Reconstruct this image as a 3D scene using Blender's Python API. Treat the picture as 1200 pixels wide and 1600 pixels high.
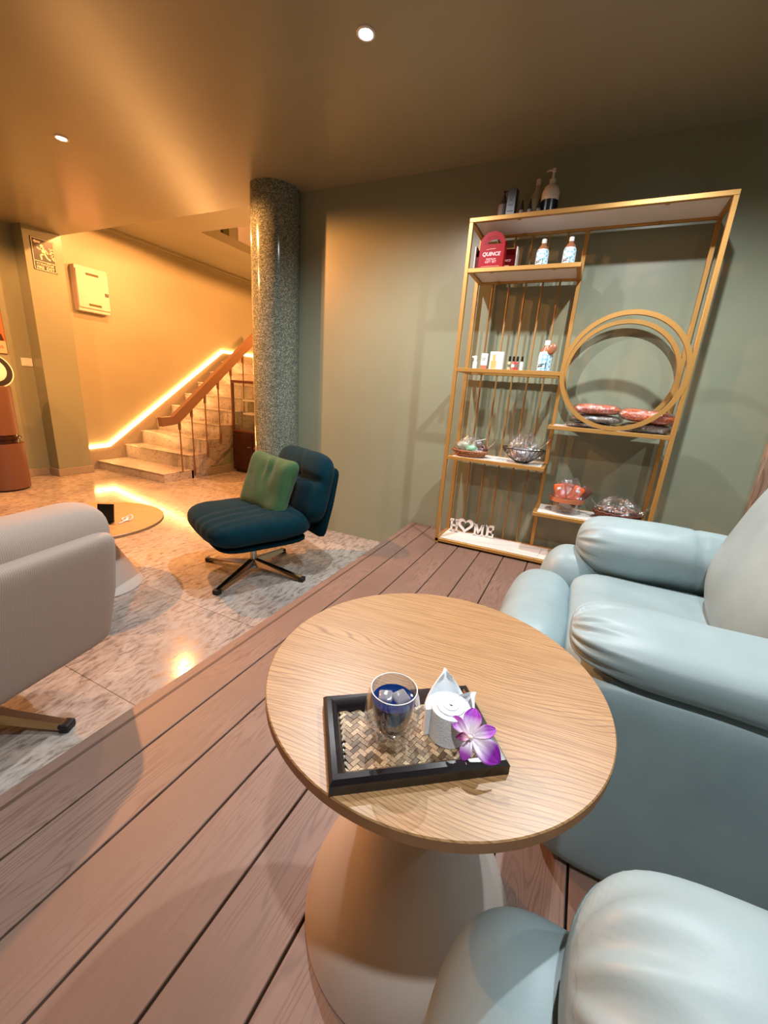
import bpy, bmesh, math, random
from math import sin, cos, pi, radians, sqrt, hypot
from mathutils import Vector, Matrix, Euler, noise

random.seed(7)
sc = bpy.context.scene
for o in list(bpy.data.objects):
    bpy.data.objects.remove(o, do_unlink=True)

# ------------------------------------------------------------------ camera
DZ = .226                      # top of the wooden platform above the stone floor
WY = 2.857                     # plane of the green wall
CZ = 2.54                      # ceiling
cam_d = bpy.data.cameras.new('camera')
cam = bpy.data.objects.new('camera', cam_d)
sc.collection.objects.link(cam)
cam.matrix_world = Matrix(((0.898512, -0.181213, 0.399798, 0.0),
                           (0.433728, 0.226472, -0.872118, 0.0),
                           (0.067496, 0.957012, 0.282085, 0.96 + DZ),
                           (0, 0, 0, 1)))
cam_d.sensor_fit = 'HORIZONTAL'
cam_d.sensor_width = 36
cam_d.lens = 635.4 / 1200 * 36
cam_d.clip_start = .01
sc.camera = cam

# ------------------------------------------------------------------ view + world + lamps
sc.view_settings.view_transform = 'Standard'
sc.view_settings.look = 'None'
sc.view_settings.gamma = 1
sc.view_settings.use_curve_mapping = False
sc.view_settings.exposure = 0.36
w = bpy.data.worlds.new('world')
sc.world = w
w.use_nodes = True
w.node_tree.nodes['Background'].inputs[0].default_value = (1, .85, .7, 1)
w.node_tree.nodes['Background'].inputs[1].default_value = .1

WHITE = (.93, .97, 1)
WARM = (1, .385, .115)
LAMPS = [  # x, y, z, colour, power, cone degrees, blend, label
    (-1.05, 1.80, CZ, WHITE, 100, 155, .75, 'white recessed ceiling spotlight, the bright one near the top middle of the photo'),
    (.20, 1.74, CZ, WHITE, 98, 155, .75, 'white recessed ceiling spotlight in front of the gold shelf'),
    (.11, -.08, CZ, WHITE, 80, 150, .6, 'white recessed ceiling spotlight above the nearest armchair'),
    (1.6, 1.2, CZ, WHITE, 35, 160, .5, 'white recessed ceiling spotlight behind the armchair backs'),
    (-3.18, 1.83, CZ, WARM, 235, 174, .15, 'small warm orange recessed ceiling spotlight above the stone floor, upper left of the photo'),
    (-4.3, .7, CZ, WARM, 130, 174, .15, 'added unseen warm ceiling spotlight brightening the left wall, on the air purifier side of the room'),  # unseen lamp, placed here to warm up the left wall
    (-4.45, 3.30, 2.83, WARM, 105, 176, .1, 'warm recessed ceiling spotlight above the foot of the stairs'),
    (-3.1, 4.9, 2.83, WARM, 330, 176, .1, 'warm recessed ceiling spotlight above the glass cabinet'),
    (-3.6, 5.2, 4.4, WARM, 110, 176, .1, 'added unseen warm ceiling spotlight that lights the stairwell opening, high above the stair landing'),  # added lamp out of view, keeps the stairwell opening from going dark
]

# ------------------------------------------------------------------ materials
def new_mat(name):
    m = bpy.data.materials.new(name)
    m.use_nodes = True
    nt = m.node_tree
    return m, nt, nt.nodes['Principled BSDF']

def lin(r, g, b):
    f = lambda c: (c / 255 / 12.92) if c / 255 <= .04045 else ((c / 255 + .055) / 1.055) ** 2.4
    return (f(r), f(g), f(b), 1)

def N(nt, t, **kw):
    n = nt.nodes.new(t)
    for k, v in kw.items():
        setattr(n, k, v)
    return n

def ramp(nt, stops, fac=None):
    r = N(nt, 'ShaderNodeValToRGB')
    el = r.color_ramp.elements
    while len(el) < len(stops):
        el.new(.5)
    for e, (p, c) in zip(el, stops):
        e.position = p
        e.color = c
    if fac is not None:
        nt.links.new(fac, r.inputs[0])
    return r

def coords(nt, scale=(1, 1, 1), rot=(0, 0, 0)):
    tc = N(nt, 'ShaderNodeTexCoord')
    mp = N(nt, 'ShaderNodeMapping')
    mp.inputs['Scale'].default_value = scale
    mp.inputs['Rotation'].default_value = rot
    nt.links.new(tc.outputs['Object'], mp.inputs['Vector'])
    return mp.outputs['Vector']

def bump(nt, bs, h, strength=.3, dist=.002):
    b = N(nt, 'ShaderNodeBump')
    b.inputs['Strength'].default_value = strength
    b.inputs['Distance'].default_value = dist
    nt.links.new(h, b.inputs['Height'])
    nt.links.new(b.outputs['Normal'], bs.inputs['Normal'])
    return b

def plain(name, rgb, rough=.5, metal=0, bump_scale=0, bump_s=.15, bd=.001, var=0, coat=0, sheen=0, spec=.5):
    m, nt, bs = new_mat(name)
    bs.inputs['Specular IOR Level'].default_value = spec
    c = lin(*rgb)
    bs.inputs['Base Color'].default_value = c
    bs.inputs['Roughness'].default_value = rough
    bs.inputs['Metallic'].default_value = metal
    bs.inputs['Coat Weight'].default_value = coat
    bs.inputs['Sheen Weight'].default_value = sheen
    v = coords(nt)
    nz = N(nt, 'ShaderNodeTexNoise')
    nz.inputs['Scale'].default_value = bump_scale or 6
    nz.inputs['Detail'].default_value = 4
    nt.links.new(v, nz.inputs['Vector'])
    k = var or .04
    r = ramp(nt, [(.3, tuple(x * (1 - k) for x in c[:3]) + (1,)), (.7, tuple(min(1, x * (1 + k)) for x in c[:3]) + (1,))], nz.outputs['Fac'])
    nt.links.new(r.outputs[0], bs.inputs['Base Color'])
    if bump_scale:
        bump(nt, bs, nz.outputs['Fac'], bump_s, bd)
    return m

def emit(name, rgb, s):
    m, nt, bs = new_mat(name)
    bs.inputs['Base Color'].default_value = (0.8, 0.8, 0.8, 1)
    bs.inputs['Emission Color'].default_value = tuple(rgb) + (1,)
    bs.inputs['Emission Strength'].default_value = s
    return m

def film(name, tint=(1, 1, 1, 1), gloss=.14, rough=.06, bscale=60, bstr=.6, milk=.0):
    """thin clear film or glass wall: mostly see-through, glossy by angle"""
    m = bpy.data.materials.new(name)
    m.use_nodes = True
    nt = m.node_tree
    nt.nodes.clear()
    out = N(nt, 'ShaderNodeOutputMaterial')
    tr = N(nt, 'ShaderNodeBsdfTransparent')
    tr.inputs[0].default_value = tint
    gl = N(nt, 'ShaderNodeBsdfGlossy')
    gl.inputs['Roughness'].default_value = rough
    df = N(nt, 'ShaderNodeBsdfDiffuse')
    df.inputs[0].default_value = (.85, .85, .85, 1)
    lw = N(nt, 'ShaderNodeLayerWeight')
    lw.inputs[0].default_value = .35
    ad = N(nt, 'ShaderNodeMath', operation='MULTIPLY_ADD')
    ad.inputs[1].default_value = .55
    ad.inputs[2].default_value = gloss
    ad.use_clamp = True
    nt.links.new(lw.outputs['Facing'], ad.inputs[0])
    mx = N(nt, 'ShaderNodeMixShader')
    nt.links.new(ad.outputs[0], mx.inputs[0])
    nt.links.new(tr.outputs[0], mx.inputs[1])
    nt.links.new(gl.outputs[0], mx.inputs[2])
    m2 = N(nt, 'ShaderNodeMixShader')
    m2.inputs[0].default_value = milk
    nt.links.new(mx.outputs[0], m2.inputs[1])
    nt.links.new(df.outputs[0], m2.inputs[2])
    nt.links.new(m2.outputs[0], out.inputs[0])
    if bscale:
        v = coords(nt)
        nz = N(nt, 'ShaderNodeTexNoise')
        nz.inputs['Scale'].default_value = bscale
        nt.links.new(v, nz.inputs['Vector'])
        b = N(nt, 'ShaderNodeBump')
        b.inputs['Strength'].default_value = bstr
        b.inputs['Distance'].default_value = .004
        nt.links.new(nz.outputs['Fac'], b.inputs['Height'])
        nt.links.new(b.outputs[0], gl.inputs['Normal'])
        nt.links.new(b.outputs[0], lw.inputs['Normal'])
    return m

def mat_paint(name, rgb, rough=.42):
    m, nt, bs = new_mat(name)
    v = coords(nt)
    nz = N(nt, 'ShaderNodeTexNoise')
    nz.inputs['Scale'].default_value = 1.4
    nz.inputs['Detail'].default_value = 5
    nt.links.new(v, nz.inputs['Vector'])
    c = lin(*rgb)
    r = ramp(nt, [(.35, tuple(x * .95 for x in c[:3]) + (1,)), (.65, tuple(x * 1.04 for x in c[:3]) + (1,))], nz.outputs['Fac'])
    nt.links.new(r.outputs[0], bs.inputs['Base Color'])
    bs.inputs['Roughness'].default_value = rough
    n2 = N(nt, 'ShaderNodeTexNoise')
    n2.inputs['Scale'].default_value = 5
    n2.inputs['Detail'].default_value = 6
    nt.links.new(v, n2.inputs['Vector'])
    bump(nt, bs, n2.outputs['Fac'], .12, .006)
    return m

def mat_deck():
    m, nt, bs = new_mat('composite_decking')
    tc = N(nt, 'ShaderNodeTexCoord')
    sx = N(nt, 'ShaderNodeSeparateXYZ')
    nt.links.new(tc.outputs['Object'], sx.inputs[0])
    # shift the grain from board to board
    a = N(nt, 'ShaderNodeMath', operation='MULTIPLY_ADD')
    a.inputs[1].default_value = 1 / .1497
    a.inputs[2].default_value = 10 + .902 / .1497
    nt.links.new(sx.outputs[0], a.inputs[0])
    fl = N(nt, 'ShaderNodeMath', operation='FLOOR')
    nt.links.new(a.outputs[0], fl.inputs[0])
    wn = N(nt, 'ShaderNodeTexWhiteNoise', noise_dimensions='1D')
    nt.links.new(fl.outputs[0], wn.inputs['W'])
    off = N(nt, 'ShaderNodeMath', operation='MULTIPLY_ADD')
    off.inputs[1].default_value = 17
    nt.links.new(wn.outputs['Value'], off.inputs[0])
    nt.links.new(sx.outputs[1], off.inputs[2])
    cb = N(nt, 'ShaderNodeCombineXYZ')
    nt.links.new(sx.outputs[0], cb.inputs[0])
    nt.links.new(off.outputs[0], cb.inputs[1])
    mp = N(nt, 'ShaderNodeMapping')
    mp.inputs['Scale'].default_value = (16, 1.5, 1)
    nt.links.new(cb.outputs[0], mp.inputs[0])
    n1 = N(nt, 'ShaderNodeTexNoise')
    n1.inputs['Scale'].default_value = 1
    n1.inputs['Detail'].default_value = 2
    n1.inputs['Distortion'].default_value = .4
    nt.links.new(mp.outputs[0], n1.inputs['Vector'])
    # contour lines of the noise = cathedral grain
    mu = N(nt, 'ShaderNodeMath', operation='MULTIPLY')
    mu.inputs[1].default_value = 16
    nt.links.new(n1.outputs['Fac'], mu.inputs[0])
    fr = N(nt, 'ShaderNodeMath', operation='PINGPONG')
    fr.inputs[1].default_value = .5
    nt.links.new(mu.outputs[0], fr.inputs[0])
    mp2 = N(nt, 'ShaderNodeMapping')
    mp2.inputs['Scale'].default_value = (220, 6, 1)
    nt.links.new(cb.outputs[0], mp2.inputs[0])
    n2 = N(nt, 'ShaderNodeTexNoise')
    n2.inputs['Scale'].default_value = 1
    nt.links.new(mp2.outputs[0], n2.inputs['Vector'])
    n3 = N(nt, 'ShaderNodeTexNoise')
    n3.inputs['Scale'].default_value = 2.2
    n3.inputs['Detail'].default_value = 4
    nt.links.new(cb.outputs[0], n3.inputs['Vector'])
    line = ramp(nt, [(0, (0, 0, 0, 1)), (.22, (1, 1, 1, 1))], fr.outputs[0])
    gate = ramp(nt, [(.42, (1, 1, 1, 1)), (.6, (0, 0, 0, 1))], n3.outputs['Fac'])
    mxg = N(nt, 'ShaderNodeMix', data_type='RGBA', blend_type='LIGHTEN')
    mxg.inputs[0].default_value = 1
    nt.links.new(line.outputs[0], mxg.inputs[6])
    nt.links.new(gate.outputs[0], mxg.inputs[7])
    base = ramp(nt, [(.3, lin(118, 94, 81)), (.7, lin(136, 111, 98))], n3.outputs['Fac'])
    mul = N(nt, 'ShaderNodeMix', data_type='RGBA', blend_type='MIX')
    nt.links.new(mxg.outputs[2], mul.inputs[0])
    mul.inputs[6].default_value = lin(112, 88, 76)
    nt.links.new(base.outputs[0], mul.inputs[7])
    fine = N(nt, 'ShaderNodeMix', data_type='RGBA', blend_type='MULTIPLY')
    fine.inputs[0].default_value = .22
    fr2 = ramp(nt, [(.35, (.75, .75, .75, 1)), (.6, (1, 1, 1, 1))], n2.outputs['Fac'])
    nt.links.new(mul.outputs[2], fine.inputs[6])
    nt.links.new(fr2.outputs[0], fine.inputs[7])
    nt.links.new(fine.outputs[2], bs.inputs['Base Color'])
    bs.inputs['Roughness'].default_value = .5
    bump(nt, bs, mxg.outputs[2], .25, .001)
    return m

def mat_oak(name, c1, c2, c3, scale=1.0, rot=radians(-7), rough=.38, center=(0, 0)):
    m, nt, bs = new_mat(name)
    v = coords(nt, (1, 1, 1), (0, 0, rot))
    mp = N(nt, 'ShaderNodeMapping')
    mp.inputs['Scale'].default_value = (1.9 * scale, 6.0 * scale, 1)
    mp.inputs['Location'].default_value = (center[0], center[1], 0)
    nt.links.new(v, mp.inputs[0])
    n1 = N(nt, 'ShaderNodeTexNoise')
    n1.inputs['Scale'].default_value = 1
    n1.inputs['Detail'].default_value = 1.5
    n1.inputs['Distortion'].default_value = .3
    nt.links.new(mp.outputs[0], n1.inputs['Vector'])
    sp = N(nt, 'ShaderNodeSeparateXYZ')
    nt.links.new(v, sp.inputs[0])
    ay = N(nt, 'ShaderNodeMath', operation='MULTIPLY')
    ay.inputs[1].default_value = 170 * scale
    nt.links.new(sp.outputs[1], ay.inputs[0])
    mu = N(nt, 'ShaderNodeMath', operation='MULTIPLY_ADD')
    mu.inputs[1].default_value = 30
    nt.links.new(n1.outputs['Fac'], mu.inputs[0])
    nt.links.new(ay.outputs[0], mu.inputs[2])
    fr = N(nt, 'ShaderNodeMath', operation='PINGPONG')
    fr.inputs[1].default_value = .5
    nt.links.new(mu.outputs[0], fr.inputs[0])
    mp2 = N(nt, 'ShaderNodeMapping')
    mp2.inputs['Scale'].default_value = (12 * scale, 420 * scale, 1)
    nt.links.new(v, mp2.inputs[0])
    n2 = N(nt, 'ShaderNodeTexNoise')
    n2.inputs['Scale'].default_value = 1
    n2.inputs['Detail'].default_value = 2
    nt.links.new(mp2.outputs[0], n2.inputs['Vector'])
    r1 = ramp(nt, [(0, c3), (.2, c1), (1, c2)], fr.outputs[0])
    fine = N(nt, 'ShaderNodeMix', data_type='RGBA', blend_type='MULTIPLY')
    fine.inputs[0].default_value = .8
    fr2 = ramp(nt, [(.38, (.72, .66, .6, 1)), (.56, (1, 1, 1, 1))], n2.outputs['Fac'])
    nt.links.new(r1.outputs[0], fine.inputs[6])
    nt.links.new(fr2.outputs[0], fine.inputs[7])
    nt.links.new(fine.outputs[2], bs.inputs['Base Color'])
    bs.inputs['Roughness'].default_value = rough
    bump(nt, bs, n2.outputs['Fac'], .08, .0006)
    return m

def mat_stone(name='polished_stone_tile', tile=.62, offx=0.0, offy=0.14, rough=.13):
    m, nt, bs = new_mat(name)
    v = coords(nt)
    mp = N(nt, 'ShaderNodeMapping')
    mp.inputs['Scale'].default_value = (44, 15, 38)
    mp.inputs['Rotation'].default_value = (0, 0, radians(12))
    nt.links.new(v, mp.inputs[0])
    n1 = N(nt, 'ShaderNodeTexNoise')
    n1.inputs['Scale'].default_value = 1
    n1.inputs['Detail'].default_value = 8
    n1.inputs['Roughness'].default_value = .7
    n1.inputs['Distortion'].default_value = .6
    nt.links.new(mp.outputs[0], n1.inputs['Vector'])
    n2 = N(nt, 'ShaderNodeTexNoise')
    n2.inputs['Scale'].default_value = 2.6
    n2.inputs['Detail'].default_value = 4
    nt.links.new(v, n2.inputs['Vector'])
    base = ramp(nt, [(.3, lin(160, 152, 145)), (.5, lin(184, 176, 167)), (.72, lin(198, 188, 176))], n2.outputs['Fac'])
    fl = ramp(nt, [(.38, (.22, .19, .18, 1)), (.47, (.72, .70, .68, 1)), (.58, (1, 1, 1, 1))], n1.outputs['Fac'])
    mx = N(nt, 'ShaderNodeMix', data_type='RGBA', blend_type='MULTIPLY')
    mx.inputs[0].default_value = .75
    nt.links.new(base.outputs[0], mx.inputs[6])
    nt.links.new(fl.outputs[0], mx.inputs[7])
    br = N(nt, 'ShaderNodeTexBrick')
    br.offset = .5
    br.inputs['Color1'].default_value = (1, 1, 1, 1)
    br.inputs['Color2'].default_value = (.86, .86, .87, 1)
    br.inputs['Mortar'].default_value = (.35, .33, .3, 1)
    br.inputs['Scale'].default_value = 1
    br.inputs['Mortar Size'].default_value = .0018
    br.inputs['Brick Width'].default_value = tile * 2
    br.inputs['Row Height'].default_value = tile
    mp3 = N(nt, 'ShaderNodeMapping')
    mp3.inputs['Location'].default_value = (offx, -offy, 0)
    nt.links.new(v, mp3.inputs[0])
    nt.links.new(mp3.outputs[0], br.inputs['Vector'])
    m2 = N(nt, 'ShaderNodeMix', data_type='RGBA', blend_type='MULTIPLY')
    m2.inputs[0].default_value = 1
    nt.links.new(mx.outputs[2], m2.inputs[6])
    nt.links.new(br.outputs['Color'], m2.inputs[7])
    nt.links.new(m2.outputs[2], bs.inputs['Base Color'])
    rr = ramp(nt, [(.35, (rough + .13,) * 3 + (1,)), (.55, (rough,) * 3 + (1,))], n1.outputs['Fac'])
    nt.links.new(rr.outputs[0], bs.inputs['Roughness'])
    return m

def mat_granite():
    m, nt, bs = new_mat('speckled_green_granite')
    v = coords(nt)
    vo = N(nt, 'ShaderNodeTexVoronoi')
    vo.inputs['Scale'].default_value = 210
    nt.links.new(v, vo.inputs['Vector'])
    r = ramp(nt, [(0, lin(66, 76, 68)), (.45, lin(100, 110, 99)), (.75, lin(122, 131, 117)), (1, lin(176, 178, 162))], None)
    sp = N(nt, 'ShaderNodeSeparateColor')
    nt.links.new(vo.outputs['Color'], sp.inputs[0])
    nt.links.new(sp.outputs[0], r.inputs[0])
    nt.links.new(r.outputs[0], bs.inputs['Base Color'])
    bs.inputs['Roughness'].default_value = .12
    return m

def mat_leather():
    m, nt, bs = new_mat('sage_leather')
    v = coords(nt)
    vo = N(nt, 'ShaderNodeTexVoronoi')
    vo.inputs['Scale'].default_value = 260
    nt.links.new(v, vo.inputs['Vector'])
    nz = N(nt, 'ShaderNodeTexNoise')
    nz.inputs['Scale'].default_value = 9
    nz.inputs['Detail'].default_value = 5
    nt.links.new(v, nz.inputs['Vector'])
    r = ramp(nt, [(.3, lin(130, 150, 154)), (.7, lin(142, 162, 165))], nz.outputs['Fac'])
    nt.links.new(r.outputs[0], bs.inputs['Base Color'])
    bs.inputs['Roughness'].default_value = .46
    ad = N(nt, 'ShaderNodeMath', operation='MULTIPLY_ADD')
    ad.inputs[1].default_value = .35
    nt.links.new(vo.outputs['Distance'], ad.inputs[0])
    ns = N(nt, 'ShaderNodeMath', operation='MULTIPLY')
    ns.inputs[1].default_value = .9
    nt.links.new(nz.outputs['Fac'], ns.inputs[0])
    nt.links.new(ns.outputs[0], ad.inputs[2])
    bump(nt, bs, ad.outputs[0], .10, .002)
    return m

def mat_ribbed(name, rgb, axis=1, freq=260, rough=.85, sheen=.3, depth=.0012, dark=.6):
    """corduroy: ribs across one object axis"""
    m, nt, bs = new_mat(name)
    v = coords(nt)
    sp = N(nt, 'ShaderNodeSeparateXYZ')
    nt.links.new(v, sp.inputs[0])
    mu = N(nt, 'ShaderNodeMath', operation='MULTIPLY')
    mu.inputs[1].default_value = freq
    nt.links.new(sp.outputs[axis], mu.inputs[0])
    pp = N(nt, 'ShaderNodeMath', operation='PINGPONG')
    pp.inputs[1].default_value = 1
    nt.links.new(mu.outputs[0], pp.inputs[0])
    c = lin(*rgb)
    r = ramp(nt, [(0, tuple(x * dark for x in c[:3]) + (1,)), (.45, c)], pp.outputs[0])
    nt.links.new(r.outputs[0], bs.inputs['Base Color'])
    bs.inputs['Roughness'].default_value = rough
    bs.inputs['Sheen Weight'].default_value = sheen
    bump(nt, bs, pp.outputs[0], .6, depth)
    return m

def mat_island(name, ca, cb, rough=.5):
    m, nt, bs = new_mat(name)
    g = N(nt, 'ShaderNodeNewGeometry')
    r = ramp(nt, [(0, lin(*ca)), (1, lin(*cb))], g.outputs['Random Per Island'])
    v = coords(nt, (1, 1, 1))
    nz = N(nt, 'ShaderNodeTexNoise')
    nz.inputs['Scale'].default_value = 500
    nt.links.new(v, nz.inputs['Vector'])
    mx = N(nt, 'ShaderNodeMix', data_type='RGBA', blend_type='MULTIPLY')
    mx.inputs[0].default_value = .8
    r2 = ramp(nt, [(.35, (.55, .5, .45, 1)), (.6, (1, 1, 1, 1))], nz.outputs['Fac'])
    nt.links.new(r.outputs[0], mx.inputs[6])
    nt.links.new(r2.outputs[0], mx.inputs[7])
    nt.links.new(mx.outputs[2], bs.inputs['Base Color'])
    bs.inputs['Roughness'].default_value = rough
    return m

def mat_vcol(name, rough=.5):
    m, nt, bs = new_mat(name)
    a = N(nt, 'ShaderNodeVertexColor')
    a.layer_name = 'Col'
    nt.links.new(a.outputs[0], bs.inputs['Base Color'])
    bs.inputs['Roughness'].default_value = rough
    return m

def mat_pattern(name, bg, fg, scale=60, rough=.4):
    m, nt, bs = new_mat(name)
    v = coords(nt)
    vo = N(nt, 'ShaderNodeTexVoronoi')
    vo.inputs['Scale'].default_value = scale
    vo.inputs['Randomness'].default_value = .15
    nt.links.new(v, vo.inputs['Vector'])
    r = ramp(nt, [(.25, lin(*bg)), (.38, lin(*fg)), (.5, lin(*fg)), (.62, lin(*bg))], vo.outputs['Distance'])
    nt.links.new(r.outputs[0], bs.inputs['Base Color'])
    bs.inputs['Roughness'].default_value = rough
    bump(nt, bs, vo.outputs['Distance'], .3, .002)
    return m

MT = {}
MT['wall'] = mat_paint('sage_green_wall_paint', (138, 144, 122), .33)
MT['ceil'] = mat_paint('olive_ceiling_paint', (146, 140, 112), .27)
MT['stairwall'] = mat_paint('stairwell_wall_paint', (156, 152, 126), .4)
MT['deck'] = mat_deck()
MT['dark'] = plain('black_gap', (14, 12, 11), .8)
MT['stone'] = mat_stone(rough=.10)
MT['step'] = mat_stone('pale_stone_step', 3.0, .5, .5, .25)
MT['granite'] = mat_granite()
MT['skirt'] = plain('grey_terrazzo_skirting', (150, 140, 122), .35, bump_scale=90, var=.18)
MT['oak'] = mat_oak('oak_veneer', lin(170, 134, 90), lin(162, 126, 83), lin(136, 98, 63))
MT['oak2'] = mat_oak('orange_oak_veneer', lin(206, 150, 96), lin(198, 142, 90), lin(160, 108, 62), rot=radians(0))
MT['oakedge'] = plain('dark_oak_edge', (150, 105, 68), .5, bump_scale=60, var=.1)
MT['base'] = plain('warm_grey_lacquer', (196, 186, 176), .45)
MT['gold'] = plain('brushed_gold_metal', (188, 142, 76), .42, .45, bump_scale=120, bump_s=.05)
MT['rodgold'] = plain('satin_gold_rod', (158, 126, 78), .5, .2)
MT['board'] = plain('white_board', (226, 220, 214), .45)
MT['white'] = plain('white_plastic', (228, 226, 220), .4)
MT['chrome'] = plain('polished_chrome', (200, 196, 190), .12, 1)
MT['rubber'] = plain('black_rubber', (16, 16, 17), .6)
MT['leather'] = mat_leather()
MT['teal'] = plain('teal_velvet', (0, 38, 48), .9, bump_scale=30, bump_s=.25, bd=.002, var=.15, sheen=.05, spec=.1)
MT['tealdark'] = plain('teal_shell_fabric', (0, 30, 38), .9, bump_scale=200, bump_s=.2, spec=.1)
MT['whitecord'] = mat_ribbed('cream_corduroy', (160, 144, 131), 1, 380, sheen=.05, depth=.0008, dark=.82)
MT['greencord'] = mat_ribbed('green_corduroy', (44, 84, 44), 0, 260, sheen=.15, depth=.0016, dark=.7)
MT['rail'] = plain('brown_painted_handrail', (120, 90, 66), .4, bump_scale=30)
MT['iron'] = plain('brown_painted_iron', (126, 92, 66), .45, .2)
MT['box'] = plain('cream_enamel', (210, 190, 182), .45)
MT['slot'] = plain('vent_slot_green', (84, 84, 44), .6)
MT['black'] = plain('black_plastic', (10, 10, 10), .35)
MT['sign'] = plain('dark_sign_green', (32, 44, 34), .4)
MT['signfg'] = plain('sign_cream_print', (236, 222, 196), .5)
MT['rust'] = mat_ribbed('rust_mesh_grille', (106, 72, 54), 2, 320, rough=.5, sheen=0, depth=.0006, dark=.7)
MT['rustp'] = plain('rust_smooth_shell', (108, 74, 56), .5)
MT['cabinet'] = plain('dark_brown_cabinet', (46, 22, 14), .25)
MT['cabframe'] = plain('brown_cabinet_frame', (96, 60, 44), .35, .3)
MT['glass'] = film('clear_glass', (.95, .97, .96, 1), .05, .02, 0)
MT['cello'] = film('crinkled_cellophane', (.95, .95, .95, 1), .10, .14, 90, 1.0, .015)
MT['tumbler'] = film('tumbler_glass', (.93, .95, .96, 1), .07, .015, 0)
MT['lampwhite'] = emit('white_lamp_lens', (.85, .92, 1), 60)
MT['lampwarm'] = emit('warm_lamp_lens', (1, .75, .45), 40)
MT['led'] = emit('warm_led_strip', (1, .47, .15), 52)
MT['woodpanel'] = mat_oak('ribbed_wood_panel', lin(176, 146, 122), lin(166, 136, 112), lin(140, 110, 88), 1.0, 0, .5)
MT['tray'] = plain('black_lacquered_wood', (26, 21, 24), .28, bump_scale=40, bump_s=.1, coat=.3)
MT['weave'] = mat_island('woven_bamboo', (92, 70, 46), (206, 180, 142), .5)
MT['towel'] = plain('white_terry_towel', (238, 244, 248), .95, bump_scale=500, bump_s=.5, bd=.0012, var=.03)
MT['red'] = plain('red_card', (140, 2, 14), .45, spec=.2)
MT['redd'] = plain('dark_red_card', (92, 3, 12), .5, spec=.2)
MT['redt'] = plain('pale_pink_print', (240, 190, 190), .5)
MT['orange'] = plain('orange_soap', (204, 84, 22), .45, bump_scale=20)
MT['terra'] = plain('terracotta_rim', (186, 112, 74), .6)
MT['wicker'] = mat_island('wicker_cane', (150, 92, 60), (206, 148, 104), .6)
MT['wickerd'] = mat_island('dark_wicker_cane', (70, 34, 24), (120, 66, 46), .5)
MT['pato'] = mat_pattern('orange_patterned_cloth', (160, 50, 16), (222, 116, 56), 62)
MT['patd'] = mat_pattern('charcoal_patterned_cloth', (44, 36, 34), (130, 120, 110), 62)
MT['bottlelabel'] = mat_pattern('pale_blue_label', (130, 185, 210), (214, 232, 240), 40)
MT['tan'] = plain('amber_liquid', (150, 98, 66), .3)
MT['petal'] = mat_vcol('orchid_petal', .5)
MT['drink'] = plain('dark_blue_drink', (8, 38, 92), .04)
MT['ice'] = film('melting_ice', (.75, .82, .92, 1), .22, .08, 50, .6, .18)

# ------------------------------------------------------------------ mesh helpers
def link(o):
    sc.collection.objects.link(o)
    return o

def obj(name, bm, mat, parent=None, smooth=False, auto=None):
    me = bpy.data.meshes.new(name)
    bmesh.ops.recalc_face_normals(bm, faces=bm.faces)
    bm.to_mesh(me)
    bm.free()
    mats = mat if isinstance(mat, (list, tuple)) else [mat]
    for x in mats:
        me.materials.append(MT[x] if isinstance(x, str) else x)
    if smooth:
        for p in me.polygons:
            p.use_smooth = True
        if auto:
            me.set_sharp_from_angle(angle=radians(auto))
    o = bpy.data.objects.new(name, me)
    link(o)
    if parent:
        o.parent = parent
    return o

def tag(o, label, cat, group=None, kind=None):
    o['label'] = label
    o['category'] = cat
    if group: o['group'] = group
    if kind: o['kind'] = kind
    return o

def thing(name, label, cat, loc=(0, 0, 0), rz=0, group=None):
    o = bpy.data.objects.new(name, None)
    link(o)
    o.empty_display_size = .1
    o.location = loc
    o.rotation_euler = (0, 0, rz)
    return tag(o, label, cat, group)

def struct(name, bm, mat, parent=None, smooth=False, auto=None):
    o = obj(name, bm, mat, parent, smooth, auto)
    if parent is None:
        o['kind'] = 'structure'
    return o

def dup(root, loc, rz, label, group=None):
    r = root.copy(); link(r)
    r.location = loc; r.rotation_euler = (0, 0, rz)
    r['label'] = label
    if group: r['group'] = group
    for ch in list(root.children):
        c = ch.copy(); link(c); c.parent = r
        for g in list(ch.children):
            d = g.copy(); link(d); d.parent = c
    return r

def BM():
    return bmesh.new()

def box(bm, x0, y0, z0, x1, y1, z1, bev=0, seg=2, mi=0, M=None):
    r = bmesh.ops.create_cube(bm, size=1)
    vs = r['verts']
    for v in vs:
        v.co = Vector(((x0 + x1) / 2 + v.co.x * (x1 - x0), (y0 + y1) / 2 + v.co.y * (y1 - y0), (z0 + z1) / 2 + v.co.z * (z1 - z0)))
    fs = set(f for v in vs for f in v.link_faces)
    if bev:
        es = list(set(e for v in vs for e in v.link_edges))
        res = bmesh.ops.bevel(bm, geom=es, offset=bev, segments=seg, affect='EDGES', profile=.5)
        fs = set(res['faces']) | set(f for f in fs if f.is_valid)
        vs = list(set(v for f in fs for v in f.verts))
    for f in fs:
        f.material_index = mi
    if M is not None:
        for v in vs:
            v.co = M @ v.co
    return vs

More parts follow.
